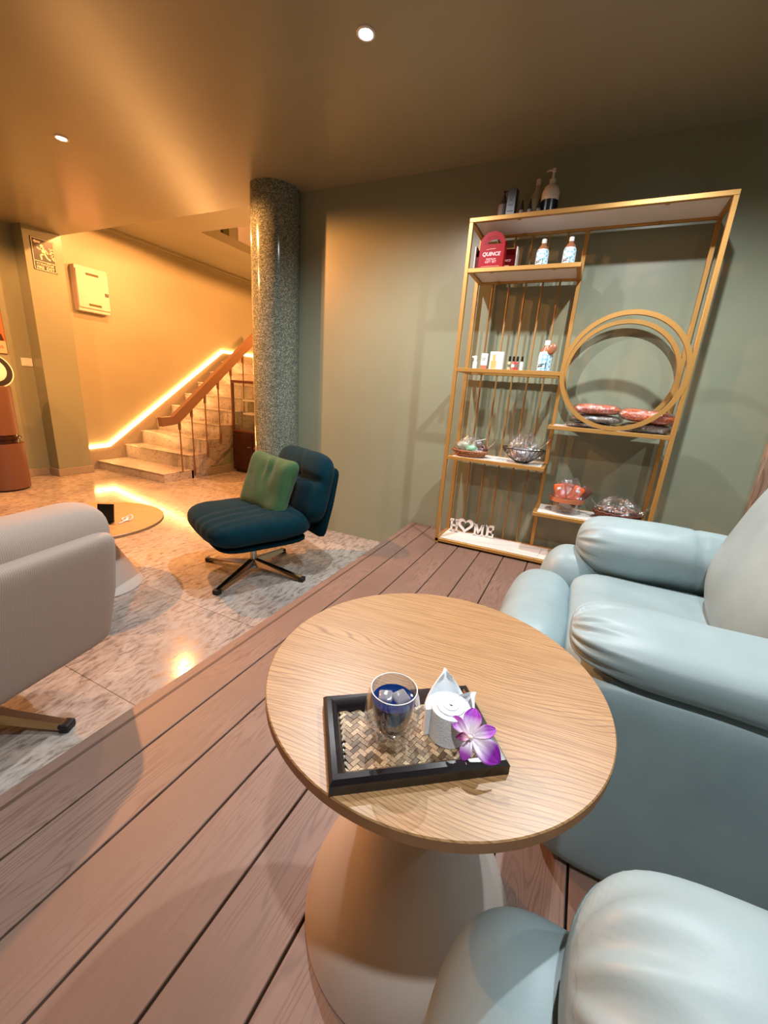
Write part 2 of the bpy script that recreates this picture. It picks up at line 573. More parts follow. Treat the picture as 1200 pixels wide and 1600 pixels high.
def lathe(bm, prof, n=48, M=None, mi=0, cap=True, sx=1, sy=1):
    """prof: (r, z) from bottom to top"""
    rings = []
    for r, z in prof:
        rings.append([bm.verts.new((r * sx * cos(2 * pi * i / n), r * sy * sin(2 * pi * i / n), z)) for i in range(n)])
    fs = []
    for a, b in zip(rings, rings[1:]):
        for i in range(n):
            fs.append(bm.faces.new((a[i], a[(i + 1) % n], b[(i + 1) % n], b[i])))
    if cap:
        if prof[0][0] > 1e-6: fs.append(bm.faces.new(list(reversed(rings[0]))))
        if prof[-1][0] > 1e-6: fs.append(bm.faces.new(rings[-1]))
    for f in fs: f.material_index = mi
    vs = [v for r in rings for v in r]
    if M is not None:
        for v in vs: v.co = M @ v.co
    return vs

def tube(bm, pts, r, n=8, mi=0, closed=False, up=None, rect=None):
    """sweep a circle (or a rectangle rect=(w,h)) along pts"""
    pts = [Vector(p) for p in pts]
    m = len(pts)
    rings = []
    prev = None
    for i, p in enumerate(pts):
        if closed:
            t = (pts[(i + 1) % m] - pts[i - 1]).normalized()
        else:
            t = (pts[min(i + 1, m - 1)] - pts[max(i - 1, 0)]).normalized()
        u = Vector(up) if up else (prev if prev is not None else (Vector((0, 0, 1)) if abs(t.z) < .9 else Vector((1, 0, 0))))
        a = (u - t * u.dot(t)).normalized()
        prev = a
        b = t.cross(a)
        if rect:
            k = 1.0
            if 0 < i < m - 1:
                d1 = (pts[i] - pts[i - 1]).normalized(); d2 = (pts[i + 1] - pts[i]).normalized()
                k = 1 / max(.5, cos(d1.angle(d2) / 2))
            w, h = rect[0] / 2, rect[1] / 2 * k
            ring = [bm.verts.new(p + b * sx * w + a * sz * h) for sx, sz in ((-1, -1), (1, -1), (1, 1), (-1, 1))]
        else:
            rr = r[i] if isinstance(r, (list, tuple)) else r
            ring = [bm.verts.new(p + (a * cos(2 * pi * j / n) + b * sin(2 * pi * j / n)) * rr) for j in range(n)]
        rings.append(ring)
    k = len(rings[0])
    fs = []
    rng = range(m) if closed else range(m - 1)
    for i in rng:
        A, B = rings[i], rings[(i + 1) % m]
        for j in range(k):
            fs.append(bm.faces.new((A[j], A[(j + 1) % k], B[(j + 1) % k], B[j])))
    if not closed:
        fs.append(bm.faces.new(list(reversed(rings[0]))))
        fs.append(bm.faces.new(rings[-1]))
    for f in fs: f.material_index = mi
    return [v for r_ in rings for v in r_]

def soft(bm, size, p=3.0, res=14, disp=None, M=None, mi=0):
    """cushion-like rounded block, half sizes in size, p-norm roundness (one number or per axis)"""
    P = p if isinstance(p, (list, tuple)) else (p, p, p)
    cache = {}
    def vert(c):
        key = tuple(round(x, 5) for x in c)
        if key in cache: return cache[key]
        q = [math.tan(x * pi / 4) for x in c]
        s = 1.0
        lo, hi = .2, 2.0
        for _ in range(26):
            s = (lo + hi) / 2
            f = sum(abs(q[k] * s) ** P[k] for k in range(3))
            if f > 1: hi = s
            else: lo = s
        u = Vector([q[k] * s for k in range(3)])
        co = Vector((u.x * size[0], u.y * size[1], u.z * size[2]))
        if disp:
            co = co + Vector(disp(co, u))
        if M is not None: co = M @ co
        cache[key] = bm.verts.new(co)
        return cache[key]
    for ax in range(3):
        for sg in (-1, 1):
            for i in range(res):
                for j in range(res):
                    quad = []
                    for a, b in ((0, 0), (1, 0), (1, 1), (0, 1)):
                        c = [0, 0, 0]
                        c[ax] = sg
                        c[(ax + 1) % 3] = -1 + 2 * (i + a) / res
                        c[(ax + 2) % 3] = -1 + 2 * (j + b) / res
                        quad.append(vert(c))
                    if sg < 0: quad.reverse()
                    f = bm.faces.new(quad)
                    f.material_index = mi
    return list(cache.values())

def prism(bm, pts, axis, a, b, mi=0, M=None):
    """closed polygon pts in the two other axes extruded from a to b along axis (0,1,2)"""
    def mk(p, h):
        c = [0, 0, 0]
        o2 = [k for k in range(3) if k != axis]
        c[o2[0]], c[o2[1]] = p
        c[axis] = h
        co = Vector(c)
        return bm.verts.new(M @ co if M is not None else co)
    A = [mk(p, a) for p in pts]
    B = [mk(p, b) for p in pts]
    n = len(pts)
    fs = [bm.faces.new(list(reversed(A))), bm.faces.new(B)]
    for i in range(n):
        fs.append(bm.faces.new((A[i], A[(i + 1) % n], B[(i + 1) % n], B[i])))
    for f in fs: f.material_index = mi
    return A + B

def text(bm, s, size, M, depth=.0008, mi=0, font=None, align='CENTER', shear=0, bold=0):
    cu = bpy.data.curves.new('txt', 'FONT')
    cu.body = s
    cu.size = size
    cu.extrude = depth / 2
    cu.align_x = align
    cu.align_y = 'CENTER'
    cu.shear = shear
    cu.offset = bold
    cu.resolution_u = 3
    o = link(bpy.data.objects.new('txt', cu))
    dg = bpy.context.evaluated_depsgraph_get()
    dg.update()
    me = bpy.data.meshes.new_from_object(o.evaluated_get(dg))
    for v in me.vertices: v.co = M @ v.co
    for p in me.polygons: p.material_index = mi
    n0 = len(bm.faces)
    bm.from_mesh(me)
    bm.faces.ensure_lookup_table()
    for f in bm.faces[n0:]: f.material_index = mi
    bpy.data.objects.remove(o)
    bpy.data.meshes.remove(me)

def T(x, y, z): return Matrix.Translation((x, y, z))
def RX(a): return Matrix.Rotation(radians(a), 4, 'X')
def RY(a): return Matrix.Rotation(radians(a), 4, 'Y')
def RZ(a): return Matrix.Rotation(radians(a), 4, 'Z')
FACE_S = Matrix(((1, 0, 0, 0), (0, 0, -1, 0), (0, 1, 0, 0), (0, 0, 0, 1)))      # text read looking along +Y
FACE_E = Matrix(((0, 0, 1, 0), (1, 0, 0, 0), (0, 1, 0, 0), (0, 0, 0, 1)))       # text read looking along -X

# ================================================================== SETTING
SW = -5.476        # stairwell wall plane
LW = -5.52         # left wall plane
bm = BM(); box(bm, -5.8, -3.2, -.1, 3.4, 7, 0); struct('floor', bm, 'stone')
# raised wooden platform: boards run to the green wall
bm = BM()
box(bm, -1.04, -3.0, 0.001, 3.2, WY, DZ - .026, mi=1)
xs = [-1.068, -.902]
while xs[-1] < 3.2: xs.append(xs[-1] + .1497)
for a, b in zip(xs, xs[1:]):
    box(bm, a + .0028, -3.0, DZ - .025, min(b, 3.2) - .0028, WY - .002, DZ, bev=.0016, seg=1)
box(bm, -1.067, -3.0, 0.001, -1.045, WY - .002, DZ - .0255, bev=.001, seg=1)
struct('deck_floor', bm, ['deck', 'dark'])
# faint groove strip along the edge board
bm = BM(); box(bm, -1.029, -3.0, DZ, -1.019, WY - .004, DZ + .0008); struct('trim_1', bm, plain('dark_board_groove', (84, 64, 54), .6))

bm = BM(); box(bm, -2.3, WY, 0, 3.4, WY + .14, CZ); struct('wall_back', bm, 'wall')
bm = BM(); box(bm, LW - .14, -3.2, 0, LW, 2.6, CZ); struct('wall_left', bm, 'wall')
bm = BM(); box(bm, LW - .14, 2.58, 0, -5.33, 2.93, CZ); struct('wall_pillar', bm, 'wall')
bm = BM(); box(bm, LW - .14, 2.93, 0, SW, 7.0, 4.4); struct('wall_stair', bm, 'stairwall')
bm = BM(); box(bm, LW, 6.6, 0, -2.16, 6.74, 4.4); struct('wall_stair_end', bm, 'stairwall')
bm = BM(); box(bm, -2.3, WY + .14, 0, -2.16, 6.6, 4.4); struct('wall_stair_side', bm, 'stairwall')
bm = BM(); box(bm, 3.2, -3.0, 0, 3.34, WY, CZ); struct('wall_right', bm, 'wall')
bm = BM(); box(bm, LW, -3.14, 0, 3.34, -3.0, CZ); struct('wall_front', bm, 'wall')
bm = BM(); box(bm, LW - .14, -3.14, CZ, 3.4, 2.93, CZ + .25)
struct('ceiling', bm, 'ceil')
bm = BM()   # stairwell soffit with its opening
box(bm, -3.3, 4.7, 2.83, -2.3, 6.6, 2.93)
box(bm, LW, 2.93, 2.83, -2.16, 3.955, 2.93)
box(bm, LW, 3.955, 2.83, -4.42, 7.0, 2.93)
struct('ceiling_stairwell', bm, 'stairwall')
bm = BM(); box(bm, LW, 2.93, 4.4, -2.16, 7, 4.5); struct('ceiling_upper', bm, 'stairwall')
# cornice where soffit meets the stair wall
bm = BM(); box(bm, SW, 2.94, 2.795, SW + .03, 6.6, 2.83, bev=.006); box(bm, SW, 2.94, 2.77, SW + .012, 6.6, 2.796); struct('trim_2', bm, 'stairwall')
bm = BM(); box(bm, SW, 5.28, 3.0, SW + .05, 5.40, 4.4); struct('trim_3', bm, 'slot')
bm = BM(); box(bm, SW, 5.62, 3.0, SW + .02, 6.2, 4.4); struct('trim_4', bm, 'board')
# skirtings
def skirting(name, x0, y0, x1, y1, h=.085):
    b = BM(); box(b, x0, y0, 0.0, x1, y1, h, bev=.004); return struct(name, b, 'skirt')
skirting('baseboard_left', LW, -3.0, LW + .018, 2.58)
skirting('baseboard_pillar', -5.33, 2.562, -5.312, 2.95)
skirting('baseboard_pillar_side', LW + .02, 2.562, -5.332, 2.58)
# stone skirting that follows the stairs under the LED line
bm = BM()
prism(bm, [(2.96, 0), (6.4, 0), (6.4, 1.625), (5.2, 1.625), (3.25, .272), (2.96, .262)], 0, SW, SW + .012)
struct('baseboard_stair', bm, 'skirt')
bm = BM()   # wooden panel on the green wall at the right
box(bm, .90, WY - .03, DZ, 3.0, WY - .001, CZ - .002)
for k in range(24):
    box(bm, .905 + k * .06, WY - .036, DZ, .905 + k * .06 + .052, WY - .03, CZ - .002, bev=.003, seg=1)
struct('trim_5', bm, 'woodpanel')

# round stone column
bm = BM(); lathe(bm, [(.181, 0), (.181, 2.54)], 72)
tag(obj('stone_column', bm, 'granite', smooth=True, auto=40), 'round polished green-grey speckled granite column at the end of the green wall', 'column').location = (-2.32, 2.77, 0)

# ================================================================== STAIRS
stair = thing('staircase', 'pale stone staircase rising along the yellow-lit wall', 'staircase', (-4.85, 3.09, 0))
def SL(bm):    # world to local of the staircase
    for v in bm.verts: v.co -= Vector((-4.85, 3.09, 0))
    return bm
XR = -4.25
ys = [3.09, 3.465] + [3.465 + .245 * k for k in range(1, 8)]
zs = [.11, .285] + [.285 + .171 * k for k in range(1, 8)]
for i in range(9):
    y1 = ys[i + 1] if i < 8 else 6.58
    zb = 0 if i < 2 else zs[i - 2]
    b = BM()
    x1 = XR + .015 if i == 0 else XR
    box(b, SW + .013, ys[i], zb, x1, y1 + (.03 if i < 8 else 0), zs[i] - .012)
    box(b, SW + .013, ys[i] - .012, zs[i] - .012, x1, y1 - .0, zs[i], bev=.003, seg=1)
    obj('landing' if i == 8 else 'step', SL(b), 'step', stair)
# side stringer with saw-tooth top and slanted foot
b = BM()
poly = [(3.466, 0), (3.62, 0)]
sl = .171 / .245
poly += [(5.6, (5.6 - 3.62) * sl), (6.58, (5.6 - 3.62) * sl), (6.58, zs[8]), (ys[8], zs[8])]
for i in range(8, 1, -1):
    poly += [(ys[i], zs[i - 1]), (ys[i - 1], zs[i - 1])]
b2 = [(y, z) for y, z in poly]
prism(b, b2, 0, XR, XR + .015)
obj('stringer', SL(b), 'step', stair)
b = BM(); box(b, SW + .02, 0, 0, XR - .002, 0, 0); b.free()
bm = BM()
prism(bm, [(3.64, 0), (6.58, 0), (6.58, 1.36), (5.6, 1.36)], 0, XR - .06, XR - .004)
obj('side_panel', SL(bm), 'wall', stair)
skirting('baseboard_under_stair', XR - .004, 3.68, XR + .016, 4.7, .1)

# balustrade
rl = thing('stair_railing', 'brown handrail with thin iron balusters along the open side of the stairs', 'railing', (XR + .03, 3.1, 0))
def RL(bm):
    for v in bm.verts: v.co -= Vector((XR + .03, 3.1, 0))
    return bm
XB = XR + .022
b = BM()
tube(b, [(XB, 3.09, .70), (XB, 3.27, .715), (XB, 5.3, .715 + 2.03 * .80)], 0, rect=(.062, .1), up=(0, 0, 1))
obj('handrail', RL(b), 'rail', rl)
yb = [3.335, 3.51, 3.715, 3.93, 4.15, 4.37, 4.59, 4.81, 5.03]
zbot = [.11, .03, .25, .40, .56, .74, .92, 1.08, 1.23]
for y, z0 in zip(yb, zbot):
    zt = .66 + (y - 3.27) * .80 if y > 3.27 else .66
    b = BM()
    tube(b, [(XB, y, z0), (XB, y, zt + .02)], .0085, 8)
    if z0 != .11:
        box(b, XR + .015, y - .012, z0 + .02, XB + .012, y + .012, z0 + .13, bev=.003, seg=1)
    box(b, XB - .013, y - .013, zt - .11, XB + .013, y + .013, zt, bev=.003, seg=1)
    obj('baluster', RL(b), 'iron', rl, smooth=True, auto=40)

# LED line
b = BM()
tube(b, [(SW + .012, 3.0, .279), (SW + .012, 3.25, .289), (SW + .012, 5.2, 1.64), (SW + .012, 6.35, 1.64)], 0, rect=(.016, .030), up=(0, 0, 1))
tag(obj('led_strip', b, 'led'), 'glowing warm LED strip that climbs the wall beside the stairs', 'light strip')

# display cabinet by the stairs
cab = thing('display_cabinet', 'dark brown cabinet with a glass case on top beside the stairs, partly behind the column', 'cabinet', (-3.845, 4.4, 0))
b = BM(); box(b, -.355, -.28, .04, .355, .28, .55, bev=.005); box(b, -.33, -.25, 0, .33, .27, .04)
obj('body', b, 'cabinet', cab)
b = BM(); box(b, -.34, -.298, .06, -.004, -.281, .53, bev=.004); box(b, .004, -.298, .06, .34, -.281, .53, bev=.004)
dr = obj('door', b, 'cabinet', cab)
for hx0 in (-.08, .03):
    b = BM(); box(b, hx0, -.308, .36, hx0 + .05, -.298, .372, bev=.002); obj('handle', b, 'chrome', dr)
b = BM()
for sx in (-1, 1):
    for sy in (-1, 1):
        box(b, sx * .342 - .014, sy * .266 - .014, .551, sx * .342 + .014, sy * .266 + .014, 1.17, bev=.003, seg=1)
box(b, -.36, -.285, 1.17, .36, .285, 1.205, bev=.005)
box(b, -.357, -.283, .551, .357, .283, .575, bev=.003)
obj('frame', b, 'cabframe', cab)
b = BM(); box(b, -.328, -.272, .576, .328, -.268, 1.169); obj('glass_front', b, 'glass', cab)
for z in (.78, .95):
    b = BM(); box(b, -.2, -.24, z, .328, .24, z + .022); obj('shelf', b, 'board', cab)

# electrical panel
ep = thing('electrical_box', 'cream metal electrical panel box mounted on the wall above the stairs', 'electrical panel', (SW, 3.235, 2.085))
b = BM(); box(b, 0.001, -.178, -.235, .085, .178, .235, bev=.004); obj('case', b, 'box', ep)
b = BM(); box(b, .0855, -.174, -.2, .1, .174, .2, bev=.006); d = obj('door', b, 'box', ep)
for z in (.16, -.16):
    b = BM(); box(b, .1, -.07, z - .012, .1025, .07, z + .012, bev=.001, seg=1); obj('vent', b, 'slot', d)
b = BM(); box(b, .1, .125, -.04, .106, .165, -.004, bev=.002, seg=1); obj('latch', b, 'black', d)

# fire exit sign on pillar
fs = thing('fire_exit_sign', 'dark fire exit sign with running man and left arrow on the pillar', 'sign', (-5.33, 2.745, 2.302))
b = BM(); box(b, 0.0005, -.105, -.15, .006, .105, .15, bev=.001, seg=1); obj('panel', b, 'sign', fs)
b = BM()
x0, x1 = .006, .0072
def bar(y0, z0, y1, z1): box(b, x0, y0, z0, x1, y1, z1)
bar(-.1, .14, .1, .145); bar(-.1, -.145, .1, -.14); bar(-.1, -.145, -.095, .145); bar(.095, -.145, .1, .145); bar(-.1, -.066, .1, -.061)
prism(b, [(-.084, .112), (-.062, .13), (-.062, .12), (-.022, .12), (-.022, .104), (-.062, .104), (-.062, .094)], 0, x0, x1)
# runner
def seg(pts, w):
    for (a, c) in zip(pts, pts[1:]):
        dx, dz = c[0] - a[0], c[1] - a[1]
        L = hypot(dx, dz) or 1
        nx, nz = -dz / L * w / 2, dx / L * w / 2
        prism(b, [(a[0] + nx, a[1] + nz), (c[0] + nx, c[1] + nz), (c[0] - nx, c[1] - nz), (a[0] - nx, a[1] - nz)], 0, x0, x1)
prism(b, [(-.012 + .014 * cos(t * pi / 6), .084 + .014 * sin(t * pi / 6)) for t in range(12)], 0, x0, x1)
seg([(-.008, .07), (.004, .012)], .034)
seg([(-.008, .062), (-.036, .046), (-.056, .062)], .012)
seg([(.006, .06), (.03, .038), (.038, .018)], .012)
seg([(.0, .016), (-.03, -.006), (-.026, -.046)], .015)
seg([(.006, .016), (.03, -.024), (.056, -.034)], .015)
# door with flames at the right
seg([(.05, .075), (.09, .07)], .008); seg([(.055, .05), (.09, .045)], .01); seg([(.05, .03), (.085, .02)], .01); seg([(.06, .005), (.09, -.008)], .01); seg([(.066, .075), (.062, .045), (.075, .02), (.07, -.01), (.09, -.03)], .009)
text(b, 'ทางหนีไฟ', .042, T(.0066, 0, -.088) @ FACE_E, .001)
text(b, 'FIRE  EXIT', .036, T(.0066, 0, -.122) @ FACE_E, .001, bold=.0008)
obj('print', b, 'signfg', fs)

# wall switch, poster
sw_ = thing('wall_switch', 'small white wall switch plate on the left wall', 'switch', (LW, 2.523, 1.236))
b = BM(); box(b, 0.0005, -.05, -.042, .012, .05, .042, bev=.004); obj('plate', b, 'white', sw_)
b = BM(); box(b, .012, -.02, -.03, .016, .02, .03, bev=.002); obj('rocker', b, 'white', sw_)
po = thing('wall_poster', 'poster in warm pink tones at the left edge of the photo, above the air purifier', 'poster', (LW, 2.13, 1.58))
b = BM(); box(b, 0.0005, -.24, -.28, .012, .24, .28, bev=.001, seg=1); obj('backing', b, 'black', po)
b = BM(); box(b, .012, -.235, -.275, .0135, .235, -.155, mi=0); box(b, .012, -.235, -.155, .0135, .235, .275, mi=1)
prism(b, [(-.235, -.155), (.225, -.155), (.21, -.09), (.16, -.06), (.1, -.1), (0, -.05), (-.235, -.1)], 0, .0135, .0145, mi=2)
text(b, 'massages', .06, T(.0142, .1, -.21) @ FACE_E, .001, mi=3)
obj('print', b, [plain('poster_pink', (236, 176, 150), .5), plain('poster_orange', (196, 100, 58), .5), plain('poster_dark', (46, 14, 10), .5), plain('poster_ink', (150, 50, 40), .5)], po)

# air purifier at the left edge
ap = thing('air_purifier', 'rust-coloured two-tier tower air purifier with a white ring on top', 'air purifier', (-5.10, 1.985, 0))
b = BM(); lathe(b, [(.185, .015), (.19, .02), (.192, .46)], 56); obj('lower_grille', b, 'rust', ap, smooth=True, auto=40)
b = BM(); lathe(b, [(.17, 0), (.175, .016)], 40); obj('foot', b, 'black', ap)
b = BM(); lathe(b, [(.165, .46), (.165, .50), (.178, .505), (.178, .52), (.16, .522), (.16, .545)], 56); obj('vent_ring', b, 'cabinet', ap, smooth=True, auto=30)
b = BM(); lathe(b, [(.166, .545), (.168, .99), (.155, 1.0), (.02, 1.0)], 56); obj('upper_shell', b, 'rustp', ap, smooth=True, auto=40)
Mr = T(.06, .02, 1.13) @ RY(72)
b = BM(); lathe(b, [(.13, -.03), (.165, -.03), (.17, 0), (.165, .03), (.155, .032)], 48, M=Mr, cap=False)
lathe(b, [(.155, .032), (.11, .034)], 48, M=Mr, cap=False, mi=1)
lathe(b, [(.11, .034), (.105, .036), (.0, .036)], 48, M=Mr, cap=False)
lathe(b, [(.13, -.03), (.0, -.03)], 48, M=Mr, cap=False)
obj('fan_ring', b, ['white', 'black'], ap, smooth=True, auto=40)
b = BM(); tube(b, [(0, 0, 1.0), (.01, 0, 1.04)], .03, 12); obj('neck', b, 'rustp', ap)

# ================================================================== DOWNLIGHTS
k = 0
for x, y, z, col, pw, ang, bl, lab in LAMPS:
    ld = bpy.data.lights.new('lamp', 'SPOT')
    ld.energy = pw
    ld.color = col
    ld.spot_size = radians(ang)
    ld.spot_blend = bl
    ld.shadow_soft_size = .022
    warm = col == WARM
    g = 'recessed ceiling spotlights'
    th = thing('ceiling_spotlight', lab, 'spotlight', (x, y, z), 0, g)
    b = BM(); lathe(b, [(.038, 0), (.038, -.004), (.03, -.006), (.026, -.002)], 32, cap=False); obj('trim_ring', b, 'white', th, smooth=True)
    b = BM(); lathe(b, [(.0, -.003), (.026, -.003)], 24, cap=False); obj('lens', b, 'lampwarm' if warm else 'lampwhite', th)
    lo = link(bpy.data.objects.new('lamp', ld))
    lo.parent = th
    lo.location = (0, 0, -.032)

# ================================================================== COFFEE TABLES
def side_table(name, label, loc, R, H, prof, mat, bmat='base'):
    t = thing(name, label, 'table', loc)
    b = BM(); lathe(b, [(0, H - .017), (R - .004, H - .017), (R, H - .0155), (R, H - .0015), (R - .0015, H), (0, H)], 120, cap=False)

    for f in b.faces:
        c = f.calc_center_median()
        if hypot(c.x, c.y) > R - .003 and c.z < H - .001: f.material_index = 1
    obj('tabletop', b, [mat, 'oakedge'], t, smooth=True, auto=35)
    b = BM(); lathe(b, prof, 96, cap=False); obj('pedestal_base', b, bmat, t, smooth=True, auto=50)
    b = BM(); lathe(b, [(0, H - .024), (.08, H - .024), (.08, H - .0175)], 40, cap=False); obj('mounting_plate', b, 'chrome', t)
    return t
TX, TY, TZ = -.142, .544, DZ + .54
side_table('round_table', 'round oak-topped side table in the foreground on a flared pale pedestal', (TX, TY, DZ), .259, .54,
           [(0, .001), (.193, .001), (.196, .004), (.193, .02), (.188, .05), (.172, .095), (.143, .145), (.112, .195), (.09, .25), (.076, .32), (.07, .42), (.07, .52), (0, .52)], 'oak')
side_table('round_table', 'low round orange-wood coffee table behind the cream chair', (-2.363, 1.257, 0), .357, .40,
           [(0, .001), (.216, .001), (.219, .004), (.216, .012), (.19, .06), (.14, .15), (.095, .24), (.065, .32), (.06, .38), (0, .38)], 'oak2')

# small dark stand and trinket on the far coffee table
t = thing('menu_stand', 'small black tabletop card stand on the far coffee table', 'card stand', (-2.235, 1.262, .401), radians(35))
b = BM(); box(b, -.035, -.02, 0, .035, .02, .008, bev=.002, seg=1); obj('foot', b, 'black', t)
b = BM(); box(b, -.04, -.006, .008, .04, .004, .105, bev=.001, seg=1, M=RX(-12)); obj('card', b, 'black', t)
t = thing('table_trinket', 'small white twisted wire ornament lying beside the card stand', 'ornament', (-2.19, 1.345, .401), radians(20))
b = BM()
tube(b, [(.0, -.06, .004), (.0, -.01, .005), (.01, .0, .006)], .0035, 6)
tube(b, [(.01 + .016 * cos(a), .014 + .012 * sin(a), .016 + .012 * sin(a)) for a in [2 * pi * i / 16 for i in range(16)]], .0035, 6, closed=True)
tube(b, [(-.015 + .016 * cos(a), .01 + .014 * sin(a), .008 + .004 * sin(a)) for a in [2 * pi * i / 16 for i in range(16)]], .0035, 6, closed=True)
obj('wire', b, 'white', t, smooth=True)

# ================================================================== SWIVEL CHAIRS
def swivel_chair(label, loc, rz, mat, shell, leg_rot, plate_ribs):
    """local +X is the sitting direction"""
    c = thing('swivel_lounge_chair', label, 'chair', loc, rz)
    def cr(co, u):      # soft channels running front to back, deeper at the front edge
        d = 0
        for y0, wd, a in ((.16, .02, .012), (.07, .016, .010), (-.02, .02, .007), (.22, .014, .006)):
            d += a * math.exp(-((co.y - y0 - .03 * sin(co.x * 8)) / wd) ** 2)
        d *= max(0, min(1, (co.x + .32) / .25)) * (1 if u.z > -.4 else .3)
        w = .006 * noise.noise(Vector((co.x * 9, co.y * 9, 1.3)))
        return (-d * .6 * u.x, 0, -d * (1 if u.z > 0 else 0) + w)
    b = BM(); soft(b, (.325, .315, .088), (4.5, 4.5, 2.6), 26, cr, T(.02, 0, .362))
    obj('seat_cushion', b, mat, c, smooth=True)
    b = BM(); soft(b, (.28, .27, .022), (5, 5, 3), 12, None, T(.0, 0, .262)); obj('seat_shell', b, shell, c, smooth=True)
    Mb = T(-.34, 0, .27) @ RY(-15)
    b = BM(); soft(b, (.028, .285, .228), (3, 14, 14), 24, lambda co, u: (0, -co.y * .10 * max(0, u.z), 0), Mb @ T(-.01, 0, .218)); obj('backrest_shell', b, shell, c, smooth=True)
    def bk(co, u):
        d = .03 * math.exp(-((co.z - .055) / .03) ** 2) * (1 if u.x > 0 else .2)
        d += .012 * math.exp(-((co.y - .08 * sin(co.z * 14)) / .02) ** 2) * (1 if u.x > 0 else 0)
        n = .008 * noise.noise(Vector((co.y * 8, co.z * 8, 4.1)))
        wy = co.y * .09 * max(0, -u.z)
        return (-d * max(0, u.x) ** .7 + n * .6, wy, n * .6)
    b = BM(); soft(b, (.085, .318, .225), (2.6, 5, 3.8), 24, bk, Mb @ T(.085, 0, .29)); obj('backrest_cushion', b, mat, c, smooth=True)
    b = BM(); tube(b, [(0, 0, .06), (0, 0, .25)], .021, 20); lathe(b, [(.045, .235), (.12, .245), (.12, .252)], 24); obj('column', b, 'chrome', c, smooth=True, auto=40)
    b = BM(); lathe(b, [(.0, .028), (.034, .03), (.036, .075), (.026, .085), (0, .085)], 24); obj('hub', b, 'chrome', c, smooth=True, auto=40)
    for i in range(4):
        a = leg_rot + i * pi / 2
        M = Matrix.Rotation(a, 4, 'Z')
        b = BM()
        sec = [(.02, .072, .034, .030), (.35, .022, .018, .022)]
        vs = []
        for (x, z, h, wd) in sec:
            vs.append([b.verts.new(M @ Vector((x, sy * wd, z + sz))) for sy, sz in ((-1, -h / 2), (1, -h / 2), (.55, h / 2), (-.55, h / 2))])
        for j in range(4): b.faces.new((vs[0][j], vs[0][(j + 1) % 4], vs[1][(j + 1) % 4], vs[1][j]))
        b.faces.new(vs[0]); b.faces.new(list(reversed(vs[1])))
        lg = obj('leg', b, 'chrome', c)
        b = BM(); box(b, .335, -.022, .0, .372, .022, .03, bev=.007, M=M); obj('foot_cap', b, 'rubber', lg)
    return c
teal_rz = math.atan2(-.90, -.43)
swivel_chair('dark teal velvet armless swivel chair with chrome star base, facing the coffee table', (-1.775, 1.88, 0), teal_rz, 'teal', 'tealdark', radians(8) - teal_rz, 0)
wz = math.atan2(-.2, -.98)
swivel_chair('cream corduroy armless swivel chair seen from behind at the left edge', (-1.72, .415, 0), wz, 'whitecord', 'whitecord', radians(28) - wz, 1)

# green corduroy cushion leaning on the teal chair's back
def pil(co, u):
    e = 1 - max(abs(u.x), abs(u.y)) ** 8
    corner = abs(u.x * u.y) ** 3
    n = .012 * noise.noise(Vector((co.x * 9, co.y * 7, 2.2)))
    fold = .009 * sin(co.x * 48 + 9 * co.y + 6 * noise.noise(Vector((co.x * 6, co.y * 6, 0)))) * max(0, .3 + co.y * 5)
    return (co.x * .10 * corner, co.y * .10 * corner, (n + fold) * (1 if u.z > 0 else -.4) * e)
b = BM(); soft(b, (.192, .178, .06), (9, 9, 1.35), 32, pil)
o = tag(obj('throw_cushion', b, 'greencord', smooth=True), 'green corduroy throw cushion leaning on the seat of the teal chair', 'cushion')
o.matrix_world = T(-1.735, 1.99, .578) @ RZ(math.degrees(teal_rz) + 108) @ RX(72) @ RZ(-5)

